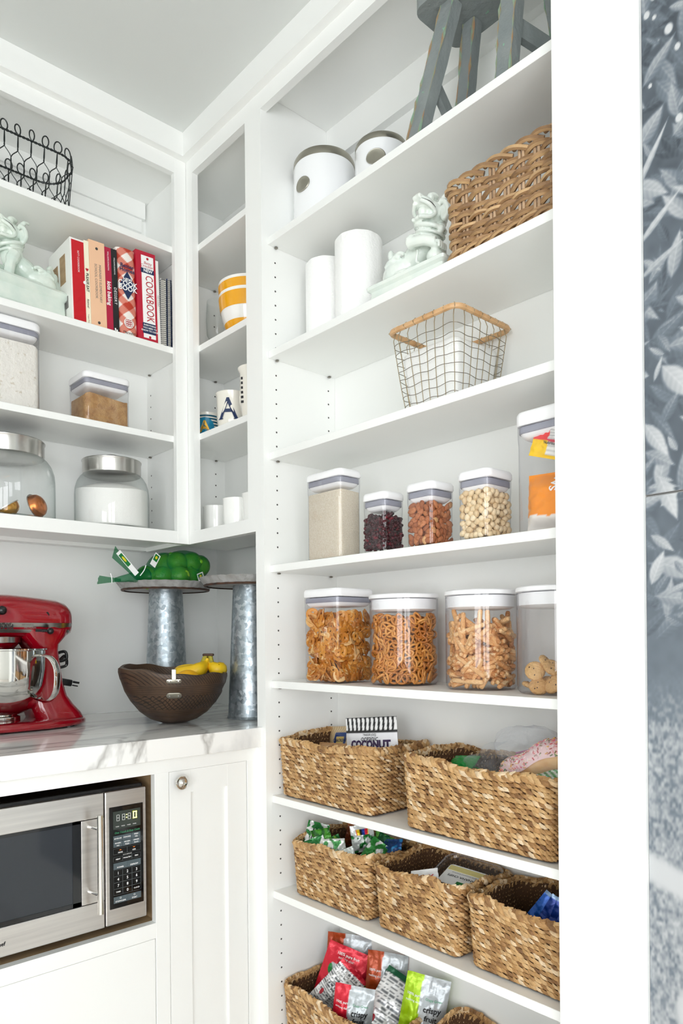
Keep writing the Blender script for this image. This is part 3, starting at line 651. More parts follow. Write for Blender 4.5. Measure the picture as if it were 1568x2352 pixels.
J1 = (0.5403, 1.735, ZLOW); glass_jar(J1, 0.106, 0.152, 'large glass jar with steel lid holding a few coffee capsules')
def capsule(label, loc, rot, m, s=1.0):
    t = thing('coffee_capsule', label, 'coffee capsule', loc, 0, 'coffee capsules in the glass jar', rot)
    obj('shell', lathe([(0.0275 * s, 0), (0.0265 * s, 0.001), (0.0262 * s, 0.006 * s), (0.024 * s, 0.013 * s), (0.018 * s, 0.019 * s), (0.010 * s, 0.0225 * s), (0.001, 0.0235 * s)], 32), m, t, True, 50)
    obj('rim', lathe([(0.0262 * s, -0.0012), (0.0295 * s, -0.0012), (0.0295 * s, 0.0008), (0.0262 * s, 0.0008)], 32, False, False), 'steel', t, True, 30)
    obj('foil_cap', lathe([(0.0005, -0.0009), (0.0275 * s, -0.0009), (0.0275 * s, -0.0002)], 32, False, False), 'print_foil' if False else m, t)
capsule('upright copper coffee capsule lying on its side in the glass jar', (0.590, 1.690, ZLOW + 0.034), (math.radians(70), math.radians(15), math.radians(35)), 'copper_foil', 1.0)
capsule('gold coffee capsule face up at the bottom of the glass jar', (0.527, 1.690, ZLOW + 0.026), (math.radians(18), math.radians(150), 0.4), 'gold_foil', 1.0)

# ------------------------------------------------------------------ cookbooks
zK = UP['K']
def book(name, label, x0, x1, ztop, depth, cover, lean=1.7, page=True, round_=False, y0=1.656, fn=None, h=None):
    w = x1 - x0; hh = ztop - zK
    t = thing(name, label, 'book', (x0, y0, zK), 0, 'cookbooks on the upper shelf', (0, -math.radians(-lean) * 0 , 0))
    t.rotation_euler = (0, math.radians(-lean) * -1 * -1, 0)
    c = 0.0022
    if round_:
        n = 10; poly = [(w / 2 - w / 2 * math.cos(PI * i / n), -0.010 * math.sin(PI * i / n) + 0.010) for i in range(n + 1)] + [(w, depth), (w - c, depth), (w - c, 0.016), (c, 0.016), (c, depth), (0, depth)]
    else:
        poly = [(0, 0), (w, 0), (w, depth), (w - c, depth), (w - c, c), (c, c), (c, depth), (0, depth)]
    cv = obj('cover', prism(poly, 0, hh), cover, t)
    if page: obj('pages', box(c + 0.0001, (0.017 if round_ else c + 0.0001), 0.003, w - c - 0.0001, depth - 0.004, hh - 0.003), 'paper_page', t)
    return t, w, hh
def cover_mat(name, c, rough=0.35): return mat(name, c, rough)
cover_mat('c_white', S(240, 240, 236)); cover_mat('c_red', S(196, 10, 28)); cover_mat('c_cream', S(246, 240, 214)); cover_mat('c_peach', S(240, 194, 158)); cover_mat('c_crimson', S(176, 22, 62))
cover_mat('c_black', S(28, 28, 30)); cover_mat('c_cherry', S(190, 28, 56)); cover_mat('c_navy', S(22, 50, 98)); cover_mat('c_spiral', S(232, 232, 230))
R_, U_ = (1, 0, 0), (0, 0, 1)
DN = (0, 0, -1)
def spine_text(t, s, m, x, z, size, **k):       # reads from top to bottom
    return lettering(s, t, m, (x, -0.0006, z), DN, (1, 0, 0), size, **k)
t, wd, hh = book('slipcase_book', 'white slipcased cookbook with a red spine at the end of the row', 0.6669, 0.7001, 2.036, 0.13, 'c_white')
obj('red_spine', box(0.0035, -0.0012, 0.0, wd - 0.0008, 0.0005, hh - 0.0045), 'c_red', t)
obj('thumb_notch', T(lathe([(0.004, 0), (0.004, 0.0006)], 16), (wd - 0.001, -0.0018, hh * 0.5), (PI / 2, 0, 0)), 'c_white', t)
lettering('NYT COOKBOOK', t, 'text_white', (wd * 0.55, -0.0018, hh * 0.86), DN, R_, 0.0062)
for k, (a, b, c0) in enumerate(((0.25, 0.95, 'brown_sugar'), (0.25, 0.95, 'copper_foil'))):
    z0, z1 = (0.52, 0.86) if k == 0 else (0.56, 0.80)
    obj('cover_picture', box(-0.0006, 0.03 + 0.045 * k, hh * z0, 0.0002, 0.062 + 0.045 * k, hh * z1), 'niche_wood', t)
for k in range(4): obj('cover_letter', box(-0.0006, 0.02 + k * 0.026, hh * 0.20, 0.0002, 0.036 + k * 0.026, hh * 0.34), 'text_grey', t)
t, wd, hh = book('paperback_book', 'thin cream cookbook with a small red heart on its spine', 0.7003, 0.7118, 2.040, 0.11, 'c_cream')
spine_text(t, 'PLEASE EAT', 'text_black', wd * 0.5, hh * 0.62, 0.0085, bold=0.02); spine_text(t, 'festival', 'text_black', wd * 0.5, hh * 0.32, 0.0075, shear=0.3); spine_text(t, 'Hogan Press', 'text_grey', wd * 0.5, hh * 0.14, 0.0045)
obj('heart', T(prism([(0, -0.004), (0.0035, 0), (0.003, 0.003), (0.001, 0.0032), (0, 0.0018), (-0.001, 0.0032), (-0.003, 0.003), (-0.0035, 0)], 0, 0.0006), (wd * 0.5, -0.0001, hh * 0.66), (PI / 2, 0, 0)), 'text_red', t)
t, wd, hh = book('ring_binder_book', 'peach binder cookbook with two round rivets on the spine', 0.7122, 0.7508, 2.047, 0.13, 'c_peach')
lettering("MARINER'S ELEMENTARY", t, 'text_grey', (wd * 0.66, -0.0006, hh * 0.74), DN, R_, 0.0085, xs=0.95); lettering('SCHOOL COOKBOOK', t, 'text_grey', (wd * 0.40, -0.0006, hh * 0.74), DN, R_, 0.0085, xs=0.95)
for z in (0.915, 0.07): obj('rivet', T(lathe([(0.0001, 0.0), (0.0032, 0.0), (0.0032, 0.0008), (0.002, 0.0012), (0.0001, 0.0004)], 16), (wd * 0.5, -0.0, hh * z), (PI / 2, 0, 0)), 'hole', t)
t, wd, hh = book('hardback_book', 'narrow crimson kids baking book with white lettering', 0.7512, 0.7672, 2.043, 0.12, 'c_crimson')
spine_text(t, 'kids baking', 'text_white', wd * 0.5, hh * 0.60, 0.0130, bold=0.02); spine_text(t, 'WILLIAMS-SONOMA', 'text_white', wd * 0.5, hh * 0.95, 0.0050)
t, wd, hh = book('hardback_book', 'narrow black dessert book with white lettering', 0.7674, 0.7822, 2.044, 0.12, 'c_black')
spine_text(t, 'DESSERT', 'text_white', wd * 0.5, hh * 0.55, 0.0095, spacing=1.15); spine_text(t, 'WILLIAMS-SONOMA', 'text_white', wd * 0.5, hh * 0.90, 0.0045)
obj('publisher_mark', J(box(0.003, -0.0006, 0.008, 0.006, 0, 0.014), box(0.007, -0.0006, 0.005, 0.0105, 0, 0.011)), 'text_white', t)
# plaid book: painted spine
t, wd, hh = book('plaid_book', 'thick red and white plaid cookbook with a rounded spine', 0.7826, 0.8318, 2.056, 0.125, 'c_white', round_=True)
n1, n2 = 26, 96; V = []; F = []; cols = []
for j in range(n2 + 1):
    for i in range(n1 + 1):
        a = PI * i / n1; V.append((wd / 2 - wd / 2 * math.cos(a) * 1.005, -0.0104 * math.sin(a) + 0.0098, hh * j / n2))
        u, v = i / n1 * 0.055, j / n2 * hh
        p = (u + v) / 0.047 % 1.0; q = (u - v + 1.0) / 0.047 % 1.0; A = p < 0.5; B = q < 0.5
        tex = 0.85 + 0.15 * math.sin((u + v) * 4200)
        c = S(188, 62, 44) if A and B else (S(216, 130, 112) if A or B else S(244, 238, 232))
        cols.append((c[0], c[1], c[2], 1))
for j in range(n2):
    for i in range(n1): a = j * (n1 + 1) + i; F.append((a, a + 1, a + n1 + 2, a + n1 + 1))
me = mesh('plaid_print', (V, F), True, 80); paint(me, lambda i, co: cols[i]); me.materials.append(MATS['print_gloss']); link('plaid_print', me, t)
obj('diamond_badge', T(prism([(0, -0.034), (0.0205, 0), (0, 0.034), (-0.0205, 0)], 0, 0.0012), (wd / 2, -0.0006, hh * 0.585), (PI / 2, 0, 0)), 'text_navy', t)
for s, z, sz in (('NEW', 0.645, 0.010), ('COOK', 0.60, 0.0165), ('BOOK', 0.545, 0.0165)): lettering(s, t, 'text_white', (wd / 2, -0.0022, hh * z), R_, U_, sz, 'CENTER', bold=0.025)
for s, z in (('Better', 0.80), ('Homes', 0.755)): lettering(s, t, 'text_navy', (wd / 2, -0.0012, hh * z), R_, U_, 0.0135, 'CENTER', bold=0.02)
lettering('Meredith', t, 'text_black', (wd / 2, -0.0012, hh * 0.05), R_, U_, 0.009, 'CENTER', shear=0.3)
obj('round_badge', T(lathe([(0.0001, 0), (0.0125, 0), (0.0125, 0.0008), (0.0001, 0.0008)], 24), (wd / 2, -0.0006, hh * 0.16), (PI / 2, 0, 0)), 'c_white', t)
for a in range(3):
    for b in range(3): obj('emblem_ring', T(tube([(0.003 * math.cos(k), 0, 0.003 * math.sin(k)) for k in [2 * PI * i / 10 for i in range(10)]], 0.0006, 4, True), (wd / 2 + (a - 1) * 0.0052, -0.0018, hh * 0.16 + (b - 1) * 0.0052)), 'text_red', t)
t, wd, hh = book('big_cookbook', 'tall red and white cookbook with navy banners on the spine', 0.8322, 0.8850, 2.066, 0.13, 'c_cherry')
obj('spine_label', box(0.014, -0.0010, 0.012, wd - 0.006, 0, hh - 0.010), 'text_white', t)
for z0, z1 in ((0.765, 0.815), (0.10, 0.215)): obj('spine_banner', box(0.0125, -0.0016, hh * z0, wd - 0.0055, 0, hh * z1), 'text_navy', t)
lettering('COOKBOOK', t, 'text_red', (wd * 0.62, -0.0016, hh * 0.745), DN, R_, 0.029, shear=0.0, xs=0.68); lettering('NEW', t, 'text_white', (wd * 0.58, -0.0022, hh * 0.79), R_, U_, 0.0105, 'CENTER', bold=0.03)
for s, z in (('Betty', 0.875), ("Crocker's", 0.84)): lettering(s, t, 'text_red', (wd * 0.58, -0.0016, hh * z), R_, U_, 0.0098, 'CENTER', shear=0.2)
for s, z in (('EVERYTHING', 0.19), ('YOU NEED TO', 0.16), ('KNOW TO COOK', 0.13)): lettering(s, t, 'text_white', (wd * 0.58, -0.0022, hh * z), R_, U_, 0.0056, 'CENTER', bold=0.02)
for z in (0.925, 0.065): obj('red_dot', T(lathe([(0.0001, 0), (0.003, 0), (0.003, 0.0008), (0.0001, 0.0008)], 16), (wd * 0.58, -0.0010, hh * z), (PI / 2, 0, 0)), 'text_red', t)
t, wd, hh = book('thin_book', 'thin white softcover cookbook beside the spiral notebook', 0.8854, 0.8930, 2.055, 0.12, 'c_white')
spine_text(t, 'THE CLASSIC', 'text_grey', wd * 0.5, hh * 0.6, 0.005)
def spiral(label, x0, x1, ztop, cov, name='spiral_notebook'):
    w, h = x1 - x0, ztop - zK; t = thing(name, label, 'notebook', (x0, 1.660, zK), 0, 'spiral notebooks beside the cookbooks')
    obj('front_cover', box(0, 0, 0, 0.0012, 0.12, h), cov, t); obj('back_cover', box(w - 0.0012, 0, 0, w, 0.12, h), cov, t); obj('pages', box(0.0014, 0.003, 0.002, w - 0.0014, 0.118, h - 0.002), 'paper_page', t)
    r = w / 2 + 0.001
    obj('coil', tube([(w / 2 + r * math.cos(a), 0.002 + r * 0.75 * math.sin(a), 0.004 + (h - 0.008) * a / (2 * PI * 34)) for a in [i * 2 * PI / 10 for i in range(340)]], 0.0008, 4), 'wire_dark', t)
spiral('white spiral-bound notebook beside the thin white cookbook', 0.8955, 0.9110, 2.018, 'c_spiral'); spiral('navy spiral-bound notebook at the cabinet stile', 0.9135, 0.9260, 2.022, 'c_navy')

# ------------------------------------------------------------------ celadon guardian lions
def lion_shape(hyaw):
    """seated guardian lion facing -x with open mouth, origin at plinth top centre; length about .19"""
    E = lambda c, r, rot=None: ellip(c, r, 16, 10, rot)
    sh = []
    sh += [E((0.045, 0, 0.034), (0.048, 0.040, 0.032)), E((0.008, 0, 0.052), (0.048, 0.034, 0.032), (0, 0.55, 0)), E((-0.028, 0, 0.084), (0.032, 0.032, 0.044), (0, -0.15, 0))]     # haunch, barrel, chest
    for s in (-1, 1):
        sh += [E((0.056, 0.031 * s, 0.024), (0.034, 0.015, 0.026), (0, 0.3, 0)), E((0.026, 0.038 * s, 0.007), (0.028, 0.011, 0.008))]      # hind leg and paw
        for k in range(3): sh.append(E((0.000, (0.038 + (k - 1) * 0.007) * s, 0.005), (0.007, 0.004, 0.005)))
        for k in range(3): sh.append(tube(bez([(0.080 - 0.014 * k, 0.036 * s, 0.040 + 0.006 * k), (0.060 - 0.014 * k, 0.042 * s, 0.048 + 0.005 * k), (0.046 - 0.014 * k, 0.038 * s, 0.040 + 0.006 * k)], 6), 0.005, 6))
    # one foreleg planted, the other raised over the ball
    sh.append(tube(bez([(-0.030, -0.026, 0.078), (-0.044, -0.030, 0.048), (-0.050, -0.029, 0.012)], 8), [0.018] * 4 + [0.014] * 5, 10)); sh.append(E((-0.060, -0.029, 0.008), (0.020, 0.013, 0.009)))
    sh.append(tube(bez([(-0.016, 0.030, 0.074), (-0.018, 0.050, 0.062), (-0.052, 0.046, 0.056), (-0.074, 0.036, 0.046)], 12), [0.018] * 5 + [0.013] * 8, 10)); sh.append(E((-0.080, 0.034, 0.040), (0.014, 0.013, 0.010)))
    for k in range(4): sh.append(tube(bez([(-0.084, 0.024 + 0.007 * k, 0.042), (-0.094, 0.022 + 0.008 * k, 0.036), (-0.094, 0.022 + 0.008 * k, 0.024)], 6), 0.0042, 6)); sh.append(tube(bez([(-0.072, -0.040 + 0.007 * k, 0.010), (-0.081, -0.040 + 0.007 * k, 0.008), (-0.084, -0.040 + 0.007 * k, 0.002)], 6), 0.0042, 6))
    sh.append(E((-0.066, 0.024, 0.019), (0.021, 0.021, 0.019)))                                                                    # the ball
    sh.append(tube(bez([(-0.030, 0.046, 0.040), (-0.034, 0.052, 0.026), (-0.030, 0.050, 0.012), (-0.038, 0.050, 0.004)], 12), 0.0035, 6))
    sh.append(tube(bez([(0.088, 0, 0.012), (0.104, 0, 0.026), (0.098, 0, 0.052), (0.084, 0, 0.066), (0.084, 0, 0.086), (0.092, 0, 0.092)], 20), [0.014] * 8 + [0.011] * 7 + [0.007] * 6, 8))   # tail
    for k in range(3): sh.append(E((0.098 - 0.006 * k, (k - 1) * 0.008, 0.060 + 0.012 * k), (0.008, 0.008, 0.014)))
    # head thrown back, mouth open, ball on the tongue
    M = Matrix.LocRotScale(Vector((-0.034, 0.0, 0.140)), Euler((0.0, 0.28, hyaw)), None); hd = []
    hd += [E((0.004, 0, 0.004), (0.031, 0.030, 0.032)), E((-0.024, 0, 0.012), (0.026, 0.024, 0.011), (0, 0.15, 0)), E((-0.022, 0, -0.024), (0.022, 0.020, 0.008), (0, -0.5, 0)), E((-0.046, 0, 0.018), (0.009, 0.014, 0.008)), E((-0.050, 0.008, 0.016), (0.006, 0.006, 0.006)), E((-0.050, -0.008, 0.016), (0.006, 0.006, 0.006)), E((-0.024, 0, -0.006), (0.0125, 0.0125, 0.0125))]
    for s in (-1, 1):
        hd += [E((-0.022, 0.016 * s, 0.027), (0.010, 0.009, 0.009)), E((-0.014, 0.017 * s, 0.036), (0.016, 0.009, 0.006), (0, -0.3, 0))]
        hd.append(tube(bez([(-0.046, 0.010 * s, 0.006), (-0.030, 0.026 * s, -0.002), (-0.008, 0.028 * s, -0.010), (-0.016, 0.024 * s, -0.026), (-0.040, 0.010 * s, -0.034)], 18), 0.0052, 6))          # lips
        hd.append(tube(bez([(0.000, 0.026 * s, 0.026), (0.006, 0.040 * s, 0.020), (0.014, 0.046 * s, 0.000), (0.014, 0.040 * s, -0.020), (0.010, 0.034 * s, -0.008), (0.006, 0.032 * s, 0.012)], 20), 0.0066, 6))       # hanging ears
        hd.append(tube(bez([(0.004, 0.030 * s, 0.032), (0.008, 0.040 * s, 0.042), (0.018, 0.042 * s, 0.046)], 8), [0.007] * 4 + [0.004] * 5, 6))
        for k in range(4): hd.append(E((0.024 + 0.004 * k, (0.022 - 0.004 * k) * s, -0.028 + 0.015 * k), (0.012, 0.010, 0.011)))
    hd += [E((0.034, 0, 0.006), (0.010, 0.012, 0.02)), E((0.004, 0, 0.038), (0.014, 0.014, 0.008))]
    sh += [T(h, mtx=M) for h in hd]
    sh.append(tube([(-0.034 + 0.036 * math.cos(a), 0.034 * math.sin(a), 0.106 + 0.012 * math.cos(a)) for a in [i * 2 * PI / 20 for i in range(20)]], 0.006, 6, True))      # collar
    sh.append(tube([(-0.034 + 0.034 * math.cos(a), 0.033 * math.sin(a), 0.092 + 0.012 * math.cos(a)) for a in [i * 2 * PI / 20 for i in range(20)]], 0.004, 6, True))
    sh += [E((-0.071, 0.006, 0.090), (0.009, 0.009, 0.010))]
    slits = [T(tube(bez([(-0.045, 0.012 * s, 0.0105), (-0.028, 0.0275 * s, 0.004), (-0.012, 0.030 * s, -0.002)], 8), 0.0014, 5), mtx=M) for s in (-1, 1)]
    return remesh(J(*sh), 0.0022, 1), J(*slits)
def lion(label, loc, rotz, m, s, plinth, hyaw, fs, fx):
    t = thing('guardian_lion', label, 'figurine', loc, rotz, 'pair of celadon guardian lions')
    body, slits = lion_shape(hyaw)
    o = obj('figure', body, m, t, True, 80, (fx, 0, plinth * s)); o.scale = (fs, fs, fs)
    o2 = obj('mouth_line', slits, 'hole', t, True, 80, (fx, 0, plinth * s)); o2.scale = (fs, fs, fs)
    L, Wd = 0.106 * s, 0.052 * s; p = plinth * s
    lv = [(L, Wd, 0.006, 0), (L, Wd, 0.006, p * 0.16), (L - 0.005, Wd - 0.005, 0.005, p * 0.24), (L - 0.006, Wd - 0.006, 0.005, p * 0.7), (L, Wd, 0.006, p * 0.8), (L + 0.001, Wd + 0.001, 0.006, p * 0.94), (L - 0.003, Wd - 0.003, 0.005, p * 1.02)]
    obj('plinth', rloft(lv, 4), m, t, True, 35)
    return t
lion('celadon guardian lion figurine on a high plinth beside the cookbooks', (0.556, 1.722, zK), 0.12, 'celadon', 1.02, 0.072, 0.45, 0.80, 0.020)
lion('celadon guardian lion figurine beside the paper towel rolls', (1.035, 0.915, SHELF['B']), PI / 2 + 0.05, 'celadon_pale', 0.88, 0.046, -1.7, 0.77, -0.004)

# ------------------------------------------------------------------ chicken-wire basket on the top shelf
def hex_basket():
    t = thing('wire_basket', 'dark chicken-wire basket with looped rim on the top left shelf', 'basket', (0.522, 1.742, UP['W']))
    hx, hy, h = 0.172, 0.068, 0.135; N = 30
    path = [Vector((x, y, 0)) for x, y in rrect(hx, hy, 0.05, 10)]; path.append(path[0]); L = [0]
    for a, b in zip(path, path[1:]): L.append(L[-1] + (b - a).length)
    def at(s):
        s = (s % 1.0) * L[-1]
        for i in range(len(L) - 1):
            if L[i + 1] >= s: f = (s - L[i]) / max(1e-9, L[i + 1] - L[i]); return path[i].lerp(path[i + 1], f)
    def P(k, z, q=1.0):
        p = at(k / N); fl = 0.93 + 0.07 * z / h; return Vector((p.x * fl * q, p.y * fl * q, z))
    for z, nm in ((h, 'rim_wire'), (0.006, 'foot_wire')):
        for s in (0, 1):
            pts = [P(i / 8 * 1.0, z + 0.0018 * math.sin(i * 1.3 + s * PI)) for i in range(N * 8)]
            obj(nm, tube([tuple(p) for p in pts], 0.0014, 5, True), 'wire_dark', t)
    rows = [h, h * 0.74, h * 0.60, h * 0.36, h * 0.22, 0.006]
    for k in range(N):
        a = []
        a.append(tube(bez([P(k, rows[0]), P(k + 0.03, rows[1] + 0.01), P(k, rows[1]), P(k + 0.5, rows[2]), P(k + 0.5, rows[3]), P(k + 1.0, rows[4]), P(k + 1.0, rows[5])], 24), 0.0011, 4))
        a.append(tube(bez([P(k, rows[0]), P(k - 0.03, rows[1] + 0.01), P(k, rows[1]), P(k - 0.5, rows[2]), P(k - 0.5, rows[3]), P(k - 1.0, rows[4]), P(k - 1.0, rows[5])], 24), 0.0011, 4))
        obj('mesh_wire', J(*a), 'wire_dark', t, True)
        c = P(k, h); d = (P(k + 0.4, h) - P(k - 0.4, h)).normalized()
        lp = [tuple(c + d * (0.0075 * math.sin(q)) + Vector((0, 0, 0.012 - 0.0125 * math.cos(q))) + Vector((c.x, c.y, 0)).normalized() * 0.003 * math.sin(q * 0.5 + k)) for q in [i * 2 * PI / 14 for i in range(16)]]
        obj('rim_loop', tube(lp, 0.0015, 5), 'wire_dark', t, True)
        if k % 2 == 0:
            c = P(k, 0.006); lp = [tuple(c + d * (0.006 * math.sin(q)) + Vector((0, 0, 0.006 * 0 + 0.011 - 0.0115 * math.cos(q)))) for q in [i * 2 * PI / 10 for i in range(11)]]
            obj('foot_loop', tube(lp, 0.001, 4), 'wire_dark', t, True)
hex_basket()

# ------------------------------------------------------------------ corner cabinet contents
def mug(label, loc, R, h, m, rotz=0, taper=1.0, name='mug', group=None, flare=0.0):
    t = thing(name, label, 'mug', loc, rotz, group)
    pr = [(R * 0.80 * taper, 0), (R * 0.86 * taper, 0.003), (R * 0.955, h * 0.25), (R * 0.98, h * 0.6), (R * 0.985, h * 0.9), (R + flare, h * 0.97), (R + flare + 0.0006, h), (R + flare - 0.002, h), (R * 0.94, h * 0.9), (R * 0.92, h * 0.5), (R * 0.80 * taper, 0.006), (0.001, 0.005)]
    obj('cup', lathe(pr, 44), m, t, True, 40)
    obj('handle', tube(bez([(R * 0.93, 0, h * 0.80), (R * 1.32, 0, h * 0.80), (R * 1.5, 0, h * 0.52), (R * 1.3, 0, h * 0.24), (R * 0.92, 0, h * 0.22)], 20), 0.0055, 8), m, t, True)
    return t
zf = ZLOW
mug('white mug nearest the cabinet corner on the bottom mug shelf', (1.040, 1.6353, zf), 0.0359, 0.076, 'ceramic_white', 1.2, group='plain white mugs')
mug('white mug in the middle of the bottom mug shelf', (1.020, 1.5080, zf), 0.037, 0.075, 'ceramic_white', 1.5, group='plain white mugs')
mug('white mug half hidden behind the stile on the bottom mug shelf', (1.020, 1.424, zf), 0.0365, 0.075, 'ceramic_white', 1.3, group='plain white mugs')
mat('mug_blue', S(20, 128, 166), 0.15, coat=0.4); mat('mug_stripe', S(24, 86, 110), 0.15); mat('mug_cream', S(236, 232, 222), 0.15, coat=0.4)
zm = MUG[2]
def wrap(R, rz=0.0):
    """x along the surface, y up, on the side of a cup that faces the camera"""
    a0 = math.radians(227.8) - rz
    return lambda x, y: ((R) * math.cos(a0 + x / R), (R) * math.sin(a0 + x / R), y)
t = mug('teal striped mug with a gold letter A in a blue disc', (1.030, 1.6620, zm), 0.0361, 0.074, 'mug_cream', 1.2)
for k in range(8): obj('stripe', lathe([(0.0358, 0.008 + k * 0.0078), (0.0364, 0.0085 + k * 0.0078), (0.0364, 0.0118 + k * 0.0078), (0.0358, 0.0122 + k * 0.0078)], 44, False, False), 'mug_stripe', t, True)
f = wrap(0.0370, 1.2); N = 20; V = [f(0, 0.034)] + [f(0.026 * math.cos(2 * PI * i / N) * 0.5, 0.034 + 0.013 * math.sin(2 * PI * i / N)) for i in range(N)] + [f(0.026 * math.cos(2 * PI * i / N), 0.034 + 0.026 * math.sin(2 * PI * i / N)) for i in range(N)]
obj('disc_print', (V, [(0, 1 + i, 1 + (i + 1) % N) for i in range(N)] + [(1 + i, 1 + N + i, 1 + N + (i + 1) % N, 1 + (i + 1) % N) for i in range(N)]), 'mug_blue', t, True)
f2 = wrap(0.0376, 1.2); lettering_on('A', t, 'text_gold', lambda x, y: f2(x, y + 0.034), 0.042, bold=0.03)
t = mug('cream mug with a large black letter A', (1.018, 1.526, zm), 0.0386, 0.092, 'mug_cream', 1.6, flare=0.0015)
f3 = wrap(0.0392, 1.6); lettering_on('A', t, 'text_navy', lambda x, y: f3(x - 0.004, y + 0.046), 0.070, bold=0.015)
for x in (-0.021, 0.022): obj('serif', ([f3(x - 0.004 + dx, 0.0215 + dz) for dx, dz in ((-0.009, 0), (0.009, 0), (0.004, 0.003), (-0.004, 0.003))], [(0, 1, 2, 3)]), 'text_navy', t)
t = mug('cream mug with black print half hidden behind the stile', (1.0, 1.3995, zm), 0.0365, 0.116, 'mug_cream', 1.6, flare=0.004)
f4 = wrap(0.0386, 1.6)
for k in range(6): obj('print_bar', ([f4(-0.036 + dx, 0.03 + k * 0.011 + dz) for dx, dz in ((0, 0), (0.05, 0), (0.05, 0.006), (0, 0.006))], [(0, 1, 2, 3)]), 'text_black', t)
zb = MUG[1]
mat('bowl_yellow', S(240, 170, 8), 0.15, coat=0.4)
def bowl(label, loc, R, h, kind):
    t = thing('striped_bowl', label, 'bowl', loc, 0, 'yellow and white striped bowls')
    prof = lambda z: R * (0.50 + 0.50 * math.sin(min(1, z / h) * PI / 2) ** 0.75)
    zs = [h * i / 16 for i in range(17)]
    obj('bowl_body', lathe([(R * 0.45, 0)] + [(prof(z), z) for z in zs] + [(prof(h) - 0.004, h), (prof(h * 0.5) - 0.004, h * 0.5), (R * 0.45, 0.006), (0.001, 0.006)], 56), 'ceramic_white', t, True, 40)
    for a, b in ((0.04, 0.36), (0.62, 0.93)):
        obj('stripe', lathe([(prof(h * (a + (b - a) * i / 6)) + 0.0006, h * (a + (b - a) * i / 6)) for i in range(7)], 56, False, False), 'bowl_yellow', t, True)
bowl('lower yellow and white striped bowl of the stack', (1.058, 1.5006, zb), 0.078, 0.112, 0)
bowl('upper yellow and white striped bowl nested in the other', (1.058, 1.5006, zb + 0.036), 0.079, 0.104, 0)
t = thing('stemmed_glass', 'clear stemmed drinking glass behind the yellow striped bowls', 'glass', (1.090, 1.700, zb))
obj('glass_bowl', lathe([(0.004, 0.062), (0.018, 0.070), (0.030, 0.092), (0.032, 0.130), (0.029, 0.185)], 36, True, False), 'clear_glass', t, True)
obj('stem', lathe([(0.030, 0), (0.030, 0.002), (0.008, 0.006), (0.004, 0.012), (0.004, 0.062)], 28), 'clear_glass', t, True)

